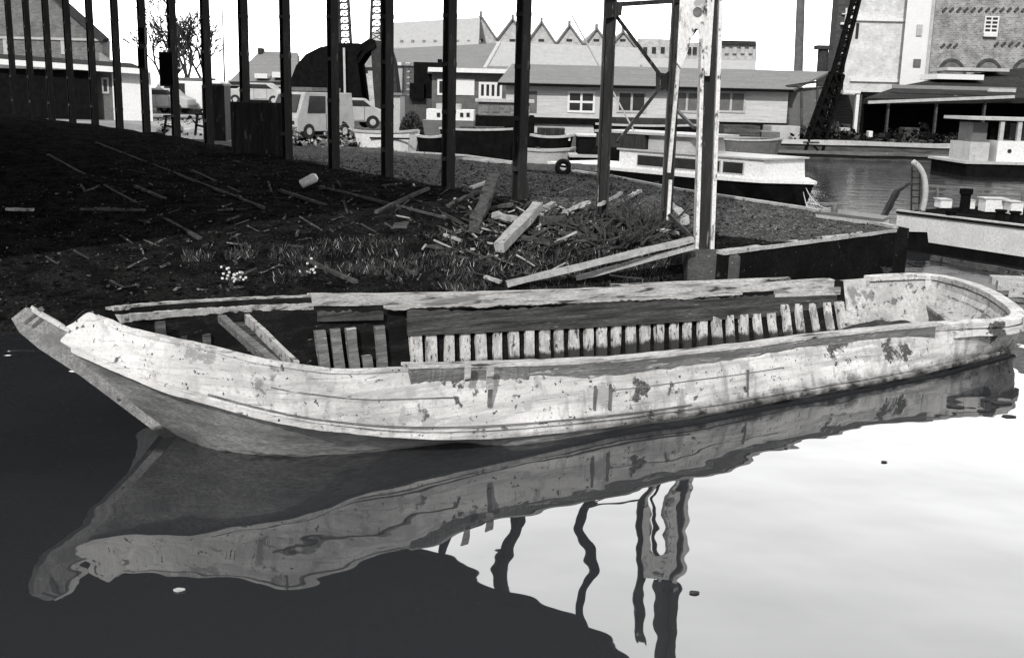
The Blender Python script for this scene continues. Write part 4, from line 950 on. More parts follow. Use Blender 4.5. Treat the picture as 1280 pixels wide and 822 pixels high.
# ================================================================== FAR SHORE: SHEDS, FACTORY, WAREHOUSE
def B3(x0, x1, y0, y1, Y, dep, name, m, par=None, zmin=None, lab=None, cat=None, grp=None, bevel=0):
    o = boxpx(x0, x1, y0, y1, Y, dep, name, m, par, zmin=zmin, bevel=bevel)
    if lab: tag(o, lab, cat, grp)
    return o
def polyY(pts, Y, dep, name, m, par=None, extra=None):
    q = MB(); q.prism([aty(x, y, Y) for x, y in pts], (0, dep, 0)); 
    return q.build(name, m, par)
def window(x0, x1, y0, y1, Y, par, nx=2, ny=1, fm=None, gm_=None, fr=0.05):
    w_ = B3(x0, x1, y0, y1, Y-0.03, 0.029, 'window', gm_ or glass, par)
    q = MB(); a, b = aty(x0, y0, Y), aty(x1, y1, Y); 
    for k in range(nx+1):
        X = lerp(a.x, b.x, k/nx); q.bb(X-fr/2, X+fr/2, Y-0.06, Y-0.031, b.z, a.z)
    for k in range(ny+1):
        Z = lerp(a.z, b.z, k/ny); q.bb(a.x-fr/2, b.x+fr/2, Y-0.065, Y-0.031, Z-fr/2, Z+fr/2)
    o = q.build('frame', fm or white_paint, w_); return w_
def base(x, y, Y): p = aty(x, y, Y); return (p.x, p.y, 0.9)

# weatherboarded wooden shed on the far quay
t = thing('wooden_shed', 'long pale weatherboarded shed with double windows on the far quay', 'shed', base(820, 165, 59))
Y = 60.5
B3(632, 984, 106, 170, Y, 9, 'wall', board, t, zmin=0.9)
q = MB(); a, b = aty(622, 107, Y-0.6), aty(992, 107, Y-0.6); a.z = b.z = (a.z+b.z)/2; c, d = aty(640, 92.5, Y+6), aty(1036, 97, Y+6); c.z = d.z = a.z+1.15
q.add([a, b, d, c, a-Vector((0, 0, .12)), b-Vector((0, 0, .12)), d-Vector((0, 0, .12)), c-Vector((0, 0, .12))], [(0, 1, 2, 3), (4, 7, 6, 5), (0, 4, 5, 1), (1, 5, 6, 2), (2, 6, 7, 3), (3, 7, 4, 0)])
q.build('roof', roof_mid, t)
q = MB(); q.beam(a-Vector((0, .05, .1)), b-Vector((0, .05, .1)), .12, .14); q.build('gutter', black_paint, t)
for (x0, x1, nx) in ((711, 742, 2), (773, 806, 2), (845, 872, 2), (897, 930, 2)): window(x0, x1, 115, 140, Y, t, nx, 2 if x0 == 711 else 1, fm=white_paint if x0 < 760 else dull_white, gm_=glass if x0 < 800 else mid_paint, fr=.12)
B3(660, 671, 114, 141, Y-0.04, 0.03, 'door', mid_paint, t)
B3(641, 984, 150, 158, Y-0.2, 0.19, 'plinth', black_paint, t)
t = thing('lean_to', 'grey sheet walled lean-to at the right end of the wooden shed', 'lean-to', base(1010, 165, 61))
q = MB(); Y = 61
q.prism([(aty(985, 112, Y).x, Y, .9), (aty(1034, 112, Y).x, Y, .9), (aty(1034, 112, Y).x, Y, aty(1020, 108, Y).z), (aty(985, 112, Y).x, Y, aty(990, 112, Y).z)], (0, 7, 0)); q.build('wall', mid_paint, t)
q = MB(); q.beam(aty(983, 108, Y-.3), aty(1038, 100, Y-.3), .4, .12); q.build('roof_edge', roof_dark, t)
for x in (985, 1002, 1022): q = MB(); q.beam(aty(x, 110, Y-.06), aty(x, 160, Y-.06), .12, .08); q.build('stud', plank_dark, t)

# white roofed office left of the shed
t = thing('low_office', 'low building with white flat roof and white framed windows left of the wooden shed', 'building', base(600, 150, 66)); Y = 66
B3(540, 655, 92, 150, Y, 8, 'wall', mat('office_wall', .16, .1, 2), t, zmin=.9); B3(535, 688, 86, 91.5, Y-.7, 9, 'roof', white_paint, t); B3(566, 593, 99, 119, Y-.05, .04, 'white_wall', white_paint, t)
window(600, 626, 104, 122, Y, t, 4, 1, fr=.14); window(548, 562, 100, 118, Y, t, 2, 1, fr=.12)
t = thing('houseboat', 'dark low houseboat with a row of small windows moored before the wooden shed', 'houseboat', (base(640, 165, 54)[0], 54, 0)); Y = 54
B3(594, 668, 145, 175, Y, 4, 'hull', black_paint, t, zmin=-.2); B3(598, 662, 128, 145, Y+.3, 3.2, 'cabin', plank_grey, t); B3(594, 668, 124, 128, Y+.1, 3.8, 'roof', dull_white, t)
for x in (603, 616, 630, 645): B3(x, x+8, 132, 140, Y+.25, .045, 'window', pane_light, t)
t = thing('white_cruiser', 'small white cabin boat left of the houseboat', 'motor cruiser', (base(560, 165, 50)[0], 50, 0)); Y = 50
q = MB(); q.prism([aty(528, 150, Y), aty(592, 152, Y), Vector((aty(590, 150, Y).x, Y, -.1)), Vector((aty(536, 150, Y).x, Y, -.1))], (0, 2.2, 0)); q.build('hull', mid_paint, t)
B3(533, 592, 137, 150.5, Y+.2, 1.8, 'cabin', white_paint, t); B3(545, 575, 130, 137, Y+.4, 1.4, 'wheelhouse', dull_white, t)
for x in (546, 575, 583): B3(x, x+4, 141, 146, Y+.15, .045, 'window', glass, t)
# dark lighter and workboats in front of the shed
def simple_boat(px0, px1, pyt, Y, dep, z1, label, hullm, parts, name='moored_barge', cat='barge', grp=None, rake=0.35, bowl=True):
    a, b = aty(px0, pyt, Y), aty(px1, pyt, Y); t = thing(name, label, cat, ((a.x+b.x)/2, Y, 0), grp); q = MB(); st = []
    n = 9; vs = []; fs = []
    for k in range(n):
        u = k/(n-1); x = lerp(a.x, b.x, u); wd = dep/2*(math.sin(math.pi*min(1, max(0, (u*0.94+.03))))**.35); zz = a.z+(b.z-a.z)*u+0.05*(2*u-1)**2; rk = rake*(1-2*u)*abs(1-2*u)**2
        for (y, z, xo) in ((-wd, zz, 0), (-wd*.85, -.2, rk), (wd*.85, -.2, rk), (wd, zz, 0)): vs.append((x+xo, Y+dep/2+y, z))
    for i in range(n-1):
        for k in range(4): fs.append((i*4+k, i*4+(k+1) % 4, i*4+4+(k+1) % 4, i*4+4+k))
    fs += [(0, 1, 2, 3), tuple((n-1)*4+k for k in range(4))[::-1]]; q.add(vs, fs); q.build('hull', hullm, t)
    q = MB(); q.sweep([Vector(vs[i*4])+Vector((0, 0, .02)) for i in range(n)], [(.05, -.04), (-.05, -.04), (-.05, .04), (.05, .04)]); q.build('gunwale', dull_white, t)
    for (nm, x0, x1, y0, y1, yo, dp, mm) in parts: B3(x0, x1, y0, y1, Y+yo, dp, nm, mm, t)
    return t
simple_boat(748, 905, 158, 44, 4.5, .8, 'long black barge with a pale sheer line between the cruiser and the wooden shed', black_paint, [('hatch_cover', 770, 880, 149, 158, 1, 2.5, roof_dark), ('coaming', 765, 885, 157, 160, .9, 2.6, dull_white)])
simple_boat(664, 718, 172, 36.5, 2.2, .6, 'small dark workboat behind the tyre', black_paint, [('cabin', 672, 706, 160, 173, .5, 1.2, steel_dark), ('white_box', 708, 713, 168, 176, .3, .4, white_paint)], name='workboat', cat='workboat')
t = thing('dark_deckhouse_boat', 'boxy black deckhouse boat left of the braced frame', 'workboat', (aty(737, 200, 33.5).x, 33.5, 0))
B3(716, 752, 196, 214, 33.6, 2.4, 'hull', black_paint, t, zmin=-.2); B3(723, 751, 171, 196, 34, 1.6, 'deckhouse', black_paint, t); B3(712, 752, 194, 197, 33.5, 2.6, 'deck_edge', dull_white, t); B3(722, 752, 169, 171, 33.9, 1.8, 'roof', dull_white, t)
simple_boat(650, 720, 189, 34.8, 1.8, .4, 'low pale punt moored beyond the tyre', dull_white, [('bench', 670, 676, 186, 189, .3, 1.2, wood_mid)], name='punt', cat='punt')
simple_boat(548, 655, 163, 45, 2.6, .6, 'long low dark barge under the white cabin boat', black_paint, [('hatch', 575, 630, 159, 164, .6, 1.3, wood_mid)])
# white dinghy with dark stripe by the posts
simple_boat(440, 521, 166, 40.5, 2.0, .8, 'white open dinghy with a dark stripe left of the second post', white_paint, [('stripe', 462, 512, 172, 174, -.02, .03, black_paint), ('bench', 470, 500, 165, 168, .4, 1.1, dull_white)], name='dinghy', cat='dinghy')
simple_boat(519, 556, 172, 39, 1.6, .6, 'small dark tarred boat beside the white dinghy', black_paint, [('bench', 532, 537, 170, 173, .3, 1.0, wood_mid)], name='rowing_boat', cat='rowing boat')
simple_boat(900, 985, 176, 50, 3.6, .9, 'low grey barge moored right of the white pillar', mid_paint, [('cargo', 905, 950, 157, 171, .8, 1.6, plank_dark), ('hatch', 952, 975, 165, 172, .8, 1.6, mid_paint)])

# factory with a row of pointed gables
t = thing('gabled_factory', 'big brick factory with a row of pointed gables on the skyline', 'factory', base(660, 92, 190)); Y = 190
tips = [(601, 17), (641, 21), (677, 25), (712, 29), (746, 33), (779, 37)]; val = [(580, 54), (621, 49), (659, 52), (695, 54), (730, 56), (762, 58), (796, 60)]
for k, (x, y) in enumerate(tips):
    v0, v1 = val[k], val[k+1]
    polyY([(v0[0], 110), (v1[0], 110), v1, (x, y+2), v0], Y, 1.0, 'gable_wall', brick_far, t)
    q = MB(); A_, B_, C_ = aty(*v0, Y+1), aty(*v1, Y+1), aty(x, y+2, Y+1)
    q.prism([A_, B_, C_], (0, 40, 0)); q.build('roof', roof_pale, t)
    q = MB(); q.beam(aty(*v0, Y-.3), aty(x, y+2, Y-.3), .5, .3); q.beam(aty(x, y+2, Y-.3), aty(*v1, Y-.3), .5, .3); q.build('verge', roof_mid, t)
    B3(x-1.7, x+1.7, y-3, y+5, Y-.4, 1.4, 'finial', roof_mid, t)
    B3(x-4, x+3, 49, 52, Y-.1, .09, 'window', roof_dark, t)
t = thing('long_factory_roof', 'long pale tiled factory roof left of the pointed gables', 'factory', base(530, 92, 180)); Y = 175
q = MB(); q.prism([aty(448, 62, Y), aty(598, 60, Y), aty(600, 22, Y+14), aty(480, 29, Y+14)], (0, 2, -1)); q.build('roof', roof_pale, t)
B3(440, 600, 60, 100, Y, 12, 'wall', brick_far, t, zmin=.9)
for x in range(500, 600, 14): B3(x, x+3, 50, 54, Y+3, 1.2, 'dormer', roof_mid, t)
t = thing('dark_tiled_shed', 'mid grey tiled shed roof below the long pale factory roof', 'shed', base(560, 92, 110)); Y = 110
q = MB(); q.prism([aty(455, 84, Y), aty(605, 86, Y), aty(622, 54, Y+10), aty(468, 62, Y+10)], (0, 1, -.6)); q.build('roof', roof_mid, t)
B3(460, 604, 84, 110, Y+.5, 9, 'wall', brick_far, t, zmin=.9)
q = MB(); q.beam(aty(606, 86, Y-.3), aty(624, 54, Y+10), .35, .3); q.build('verge', dull_white, t)
t = thing('pale_hall_roof', 'wide pale corrugated hall roof between the gables and the wooden shed', 'hall', base(700, 92, 120)); Y = 120
q = MB(); q.prism([aty(606, 92, Y), aty(800, 96, Y), aty(800, 60, Y+16), aty(620, 52, Y+16)], (0, 1, -1)); q.build('roof', roof_pale, t); B3(606, 800, 92, 110, Y+1, 15, 'wall', brick_far, t, zmin=.9)
B3(664, 698, 83, 91, Y-1, 2, 'roof_box', roof_mid, t); B3(780, 825, 84, 92, Y-1, 2, 'roof_box', roof_dark, t)
t = thing('flat_brick_factory', 'flat topped brick factory with a row of small windows behind the white pillar', 'factory', base(870, 92, 150)); Y = 150
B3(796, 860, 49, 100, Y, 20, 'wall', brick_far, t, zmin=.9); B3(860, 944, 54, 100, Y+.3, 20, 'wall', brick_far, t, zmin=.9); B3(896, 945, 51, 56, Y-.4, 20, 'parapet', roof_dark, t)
for x in list(range(804, 860, 11))+list(range(866, 942, 10)): B3(x, x+5, 59, 67, Y-.1, .09, 'window', dull_white if x > 890 else roof_dark, t)
q = MB(); q.prism([aty(800, 98, 130), aty(945, 101, 130), aty(945, 76, 144), aty(800, 72, 144)], (0, 1, -1)); q.build('roof', roof_pale, t)

# chimneys
def chimney(x, y0, Y, r_, label, m_, xo=0):
    b_ = aty(x-xo, 110, Y); t_ = aty(x, y0, Y); t = thing('chimney', label, 'chimney', (b_.x, Y, .9)); q = MB(); q.tube([(b_.x, Y, .9), (t_.x, Y, t_.z)], [r_*1.15, r_*.9], 14); q.build('stack', m_, t); return t
c_ = chimney(1003, -60, 110, .42, 'very tall thin factory chimney on the skyline', mat('chimney_grey', .16, .1, 2), 4)
c_ = chimney(1029, 60, 75, .38, 'short dark stove chimney beside the tall thin one', roof_dark)
b_ = aty(1029, 60, 75); q = MB(); q.bb(b_.x-.5, b_.x+.5, 74.5, 75.5, b_.z-.1, b_.z+.15); q.build('cap', roof_dark, c_, origin=c_['_w'])

# warehouse: pale wing, white stair tower, brick wing with blind arches
t = thing('brick_warehouse', 'tall brick warehouse with white stair tower and blind arches at the right', 'warehouse', base(1160, 110, 78))
B3(1064, 1140, -120, 106, 78, 18, 'pale_wall', brick_pale, t, zmin=.9)
for y in (22, 98): B3(1063, 1137, y, y+4.5, 77.8, .19, 'band', white_paint, t)
B3(1070, 1073.5, 29, 48, 77.9, .09, 'slit_window', glass, t)
wt = B3(1135, 1166, -120, 112, 76, 14, 'stair_tower', white_paint, t, zmin=.9)
B3(1166, 1170, -120, 112, 75.9, 12, 'downpipe', dull_white, t, zmin=.9)
B3(1142, 1151, 74, 84, 75.9, .09, 'tower_window', mid_paint, t); B3(1146, 1153, 31, 45, 75.9, .09, 'tower_window', dull_white, t)
B3(1166, 1420, -120, 112, 81, 18, 'brick_wall', brick_mid, t, zmin=.9)
for x in (1190, 1236, 1283):
    q = MB(); Y = 80.86; vs = []
    pts = [aty(x+18*math.cos(R(a)), 95-22*math.sin(R(a)), Y) for a in range(0, 181, 15)]; pin = [aty(x+14.5*math.cos(R(a)), 95-18*math.sin(R(a)), Y) for a in range(0, 181, 15)]
    q.prism(pts+pin[::-1], (0, .12, 0)); ar = q.build('arch_ring', plank_dark, t)
    q = MB(); q.prism([p+Vector((0, .05, 0)) for p in pin], (0, .06, 0)); q.build('arch_infill', brick_dark, t)
w_ = window(1232, 1246, 21, 41, 81, t, 2, 4, fr=.10); B3(1230, 1247, 41.5, 46, 80.7, .25, 'sill', white_paint, t)
w_ = window(1236, 1250, -14, 0, 81, t, 2, 4, fr=.10)
def dog(xs_, y, nm='brick_frieze'):
    q = MB(); last = None
    for x in xs_: q.beam(aty(x, y+3, 80.95), aty(x+5, y-2, 80.95), .12, .14)
    o = q.build(nm, plank_dark, t)
    return o
dog(range(1178, 1290, 9), 12); dog(range(1176, 1200, 8), 57); dog(range(1243, 1290, 9), 55)
# dark window strip left of the pale wing (balconies)
B3(1049, 1066, -120, 106, 79, 1.5, 'window_bay', plank_dark, t, zmin=.9)
for y in (-30, 10, 46, 84):
    B3(1052, 1064, y+18, y+21, 78.6, .39, 'balcony', white_paint, t); B3(1057, 1058.6, y, y+18, 78.8, .19, 'mullion', white_paint, t); B3(1053, 1062, y+7, y+8.2, 78.75, .2, 'transom', white_paint, t)

# open dock shed
t = thing('dock_shed', 'wide black open fronted dock shed below the brick warehouse', 'shed', base(1180, 180, 62)); Y = 62
q = MB(); q.prism([aty(1080, 123, Y), aty(1122, 108, Y+3), aty(1180, 97, Y+8), aty(1285, 84, Y+10), aty(1420, 84, Y+10), aty(1420, 122, Y)], (0, .2, -.3)); q.build('roof', roof_dark, t)
q = MB(); q.beam(aty(1085, 128, Y-.4), aty(1268, 121, Y-.4), .12, .16); q.build('gutter', dull_white, t)
q = MB(); q.beam(aty(1115, 108, Y+1), aty(1270, 112, Y-.2), .15, .2); q.build('fascia', roof_mid, t)
B3(1236, 1270, 111, 115, Y-.5, .2, 'fascia_board', dull_white, t)
B3(1074, 1420, 119, 186, Y+5, .3, 'back_wall', black_paint, t, zmin=.9); q = MB(); q.prism([aty(1092, 124, Y+.2), aty(1420, 124, Y+.2), aty(1420, 119, Y+5), aty(1080, 119, Y+5)], (0, 0, -.08)); q.build('ceiling', black_paint, t)
for x in (1108, 1168, 1228): B3(x, x+2.2, 126, 186, Y, .25, 'post', plank_dark, t, zmin=.9)
B3(1172, 1230, 93, 99.5, Y+4, 3, 'skylight', white_paint, t); B3(1185, 1262, 85, 89, Y+7, 3, 'ridge_vent', dull_white, t)
for (x0, x1, y0, y1, mm, lb, cat) in ((1041, 1070, 114, 117, white_paint, 'white boarded porch beam left of the dock shed', 'porch'),):
    t = thing('quay_porch', 'small open porch with white lintel and white post left of the dock shed', 'porch', base(1055, 165, 62)); B3(1040, 1076, 113, 116.5, 61.5, 3, 'roof', white_paint, t); B3(1069, 1073, 116.5, 162, 61.6, .25, 'post', white_paint, t, zmin=.9); B3(1040, 1076, 118, 165, 64, .2, 'back_wall', plank_dark, t, zmin=.9)
# dark crane jib leaning across the warehouse corner
t = thing('crane_jib', 'dark lattice crane jib leaning up in front of the warehouse', 'crane', base(1018, 188, 58)); Y = 58
def lattice(mb, a, b, w0, w1, n, r_):
    a, b = Vector(a), Vector(b); d = (b-a).normalized(); u = d.cross(Vector((0, 1, 0))).normalized(); v = Vector((0, 1, 0)); P = []
    for k in range(n+1):
        c = a.lerp(b, k/n); ww = lerp(w0, w1, k/n)/2; P.append([c+u*ww*i+v*ww*j for i, j in ((-1, -1), (1, -1), (1, 1), (-1, 1))])
    for k in range(n):
        for i in range(4):
            mb.beam(P[k][i], P[k+1][i], r_, r_); mb.beam(P[k][i], P[k+1][(i+1) % 4], r_*.6, r_*.6); mb.beam(P[k+1][i], P[k+1][(i+1) % 4], r_*.6, r_*.6)
q = MB(); q.prism([aty(x, y, Y) for x, y in ((1006, 192), (1022, 192), (1034, 140), (1050, 92), (1041, 92), (1022, 140))], (0, .8, 0)); lattice(q, aty(1014, 190, Y), aty(1046, 92, Y), .9, .6, 7, .12); q.build('lower_boom', black_paint, t)
q = MB(); lattice(q, aty(1045, 94, Y), aty(1089, -70, Y), .4, .25, 14, .12); q.build('upper_boom', black_paint, t)
B3(1004, 1024, 178, 190, Y-.6, 1.6, 'turntable', plank_dark, t, zmin=.9)
# far quay face and timber fenders
q = MB(); a, b = atz(985, 192, 0), atz(1420, 214, 0)
t = thing('far_quay_wall', 'weathered timber faced quay wall across the canal', 'quay wall', (20, 56.6, 0))
q = MB(); q.prism([(8, 58.0, -1), (60, 55.6, -1), (60, 56.2, -1), (8, 58.6, -1)], (0, 0, 1.72)); q.build('wall_face', plank_dark, t)
q = MB(); q.beam((8, 58.1, .86), (60, 55.7, .86), .5, .22, .03, 30); q.build('coping', dull_white, t)
q = MB(); q.beam((8, 57.8, .35), (60, 55.4, .35), .15, .16, .03, 30); q.build('fender_beam', mid_paint, t)
# cargo and clutter on the quay
def crate_px(x0, x1, y0, y1, Y, dep, mm, lb, name='crate', cat='crate', grp='cargo on the far quay'):
    q = MB(); a = aty(x0, y1, Y); b = aty(x1, y0, Y); cx_ = (a.x+b.x)/2; q.box((cx_, Y+dep/2, (a.z+b.z)/2), (b.x-a.x, dep, b.z-a.z), random.uniform(-.12, .12)); tag(q.build(name, mm, bevel=.03), lb, cat, grp)
crate_px(962, 1000, 158, 182, 57.9+.6, 2, dull_white, 'large pale crate at the quay edge left of the crane jib')
crate_px(1086, 1092, 164, 172, 59.5, .6, white_paint, 'tiny bright white crate in the dock shed mouth')
crate_px(1094, 1101, 178, 182, 58.5, .6, white_paint, 'bright white scrap box at the quay edge under the dock shed')
crate_px(1052, 1064, 160, 164, 60, .8, dull_white, 'pale flat crate below the white porch')
crate_px(1100, 1160, 176, 184, 58.9, 1.5, mid_paint, 'long grey low crate at the quay edge', )
crate_px(1175, 1205, 172, 184, 60, 1.5, plank_dark, 'dark crate inside the dock shed to the left of the white wheelhouse')
crate_px(1036, 1048, 152, 170, 60.5, 1.2, wood_mid, 'upright weathered crate right of the crane jib')
crate_px(1130, 1150, 160, 176, 61, 1.0, plank_dark, 'dark crate deep in the dock shed')
q = MB()
for k in range(1500):
    x = random.uniform(985, 1215); Y = random.uniform(57.9, 64.5); p = aty(x, 180, Y); tet(q, Vector((p.x, Y, .95+random.random()**1.5*(.2+.8*max(0, noise.noise(Vector((x*.03, Y*.2, 0)))+.3)))), random.choice((.06, .1, .14, .25)))
struct(tag(q.build('scrap_heap', [bark, black_paint, black_paint], origin=(0, 0, 0)), 'low heap of scrap and offcuts along the far quay', 'scrap'), 'stuff')
# white wheelhouse boat at the right edge
t = thing('wheelhouse_boat', 'tug like boat with white side and open wheelhouse at the right edge', 'boat', (aty(1250, 205, 46).x, 46, 0)); Y = 46
B3(1208, 1400, 206, 222, Y, 4, 'hull', black_paint, t, zmin=-.2); B3(1212, 1236, 178, 206, Y+.4, 2.2, 'cabin', dull_white, t); B3(1246, 1400, 178, 204, Y+.2, 2.6, 'bulwark', white_paint, t)
B3(1236, 1246, 160, 206, Y+1.2, 1.2, 'doorway', black_paint, t); B3(1214, 1400, 148, 152, Y+.2, 3, 'roof', dull_white, t); B3(1216, 1234, 153, 178, Y+1.0, 1.5, 'wheelhouse', mid_paint, t)
for x in (1250, 1272): B3(x, x+5, 152, 178, Y+.3, .15, 'pillar', dull_white, t)
B3(1262, 1400, 156, 178, Y+1.2, 1.2, 'window', glass, t); q = MB(); c = aty(1262, 189, Y+.18); q.tube([c, c+Vector((0, .03, 0))], .09, 12); q.build('porthole', glass, t); B3(1206, 1400, 204, 207, Y-.1, 4.2, 'rubbing_strake', dull_white, t)

# ------------------------------------------------------------------ left side behind the posts
t = thing('brick_house', 'dark brick house with a steep roof rising behind the left posts', 'house', base(40, 80, 80)); Y = 80
polyY([(-90, 110), (128, 110), (128, 50), (62, -3), (28, -40), (-90, -40)], Y, 1.5, 'wall', brick_dark, t)
q = MB(); q.prism([aty(x, y, Y+1.6) for x, y in ((-90, 110), (122, 110), (122, 52), (60, 0), (28, -36), (-90, -36))], (-5, 13, 0)); q.build('rear_wing', brick_dark, t)
q = MB(); q.beam(aty(132, 51, Y-.3), aty(28, -42, Y-.3), 1.0, .35); q.build('verge', roof_dark, t)
B3(-90, 128, 46, 49, Y-.12, .119, 'band', dull_white, t)
for x in (6, 78): window(x, x+7, 49.5, 66, Y, t, 1, 2, fm=dull_white, gm_=pane_light, fr=.25)
t = thing('long_low_shed', 'long low shed with pale eaves, dark wall and a white end wall behind the posts', 'shed', base(90, 150, 58)); Y = 58
B3(-60, 122, 86, 160, Y, 8, 'dark_wall', black_paint, t, zmin=1.0); B3(122, 150, 88, 160, Y+.5, 7, 'grey_wall', mid_paint, t, zmin=1.0); B3(150, 190, 90, 160, Y+.1, 7.4, 'white_wall', white_paint, t, zmin=1.0)
q = MB(); a, b = aty(-60, 73, Y-.5), aty(186, 90, Y-.5); q.prism([a, b, b+Vector((-4, 9, .5)), a+Vector((-4, 9, .5))], (0, 0, .1)); q.build('roof', roof_dark, t)
q = MB(); q.beam(a+Vector((0, -.1, 0)), b+Vector((0, -.1, 0)), .12, .28); q.build('fascia', white_paint, t)
window(128, 136, 98, 116, Y+.5, t, 1, 1, fm=dull_white, fr=.1); B3(141, 146, 92, 150, Y+.38, .1, 'door_frame', white_paint, t)
t = thing('hip_roof_hut', 'small hut roof between the low shed and the brick house', 'hut', base(135, 80, 70)); q = MB(); q.prism([aty(124, 84, 70), aty(146, 84, 70), aty(142, 78, 72), aty(124, 66, 72)], (0, .3, 0)); q.build('roof', roof_mid, t); B3(124, 145, 84, 110, 70.2, 2, 'wall', brick_dark, t, zmin=1)
# low distant sheds
t = thing('twin_sheds', 'low distant shed with a tiled slope and pale skylights behind the dark panel', 'shed', base(330, 110, 105)); Y = 105
q = MB(); q.prism([aty(286, 102, Y), aty(372, 102, Y), aty(372, 66, Y+8), aty(325, 64, Y+8)], (0, 1, -.4)); q.build('roof', roof_mid, t); B3(286, 372, 101, 125, Y+.5, 7, 'wall', dull_white, t, zmin=.9)
B3(318, 334, 92, 98, Y-.2, 1.5, 'skylight', white_paint, t); B3(340, 354, 90, 97, Y-.2, 1.5, 'skylight', white_paint, t); B3(322, 327, 60, 67, Y+7, 1.2, 'chimney', roof_dark, t)
B3(285, 365, 108, 113, 84, 3, 'dark_fence', black_paint, None, zmin=.9, lab='low dark boundary wall behind the dark panel', cat='wall')
# bare trees
def tree(px, pyb, pyt, Y, label, spread=1.0, seed=1):
    rnd = random.Random(seed); b_ = aty(px, pyb, Y); top = aty(px, pyt, Y).z; H_ = top-.9; t = thing('bare_tree', label, 'tree', (b_.x, Y, .9), 'bare trees'); tr = MB(); br = MB()
    def grow(p, d, l, r_, lev):
        q = p+d*l; mid = p.lerp(q, .5)+Vector((rnd.uniform(-.05, .05), rnd.uniform(-.05, .05), 0))*l; (tr if lev == 0 else br).tube([p, mid, q], [r_, r_*.85, r_*.7], 5 if lev < 2 else 3, cap=False)
        if lev >= 6: return
        for _ in range(3 if lev < 4 else 2):
            nd = (d+Vector((rnd.uniform(-1, 1), rnd.uniform(-1, 1), rnd.uniform(-.15, .5)))*.62*spread).normalized(); grow(q if rnd.random() < .6 else p.lerp(q, rnd.uniform(.5, .95)), nd, l*rnd.uniform(.62, .85), max(.035, r_*.66), lev+1)
    grow(Vector((b_.x, Y, .8)), Vector((0, 0, 1)), H_*.30, .20, 0); tr.build('trunk', bark, t); br.build('crown', bark, t)
tree(233, 110, -25, 88, 'tallest bare tree behind the posts', 1.0, 3); tree(205, 110, 20, 95, 'smaller bare tree left of the tallest one', 1.2, 5); tree(257, 110, 25, 92, 'bare tree right of the tallest one', 1.3, 8)
q = MB(); a = aty(281, 112, 82); q.tube([(a.x, 82, .9), (a.x, 82, aty(282, 6, 82).z)], [.09, .04], 8); tag(q.build('flag_mast', mid_paint), 'thin upright mast left of the distant shed', 'mast')
# hedge mass under the trees
q = MB()
for k in range(5000):
    x = random.uniform(196, 262); Y = random.uniform(84, 88); top = 8.0+3*noise.noise(Vector((x*.06, 0, 0))); p = aty(x, 100, Y); z = .9+random.random()**1.2*(1.8+1.2*noise.noise(Vector((x*.1, 2, 0))))
    c = Vector((p.x, Y, z)); q.add([c+Vector((random.uniform(-.16, .16), random.uniform(-.16, .16), random.uniform(-.16, .16))) for _ in range(3)], [(0, 1, 2)])
tag(q.build('hedge', mat('leaf_dark', .04, .07, 3)), 'dark scrubby hedge under the bare trees', 'hedge')

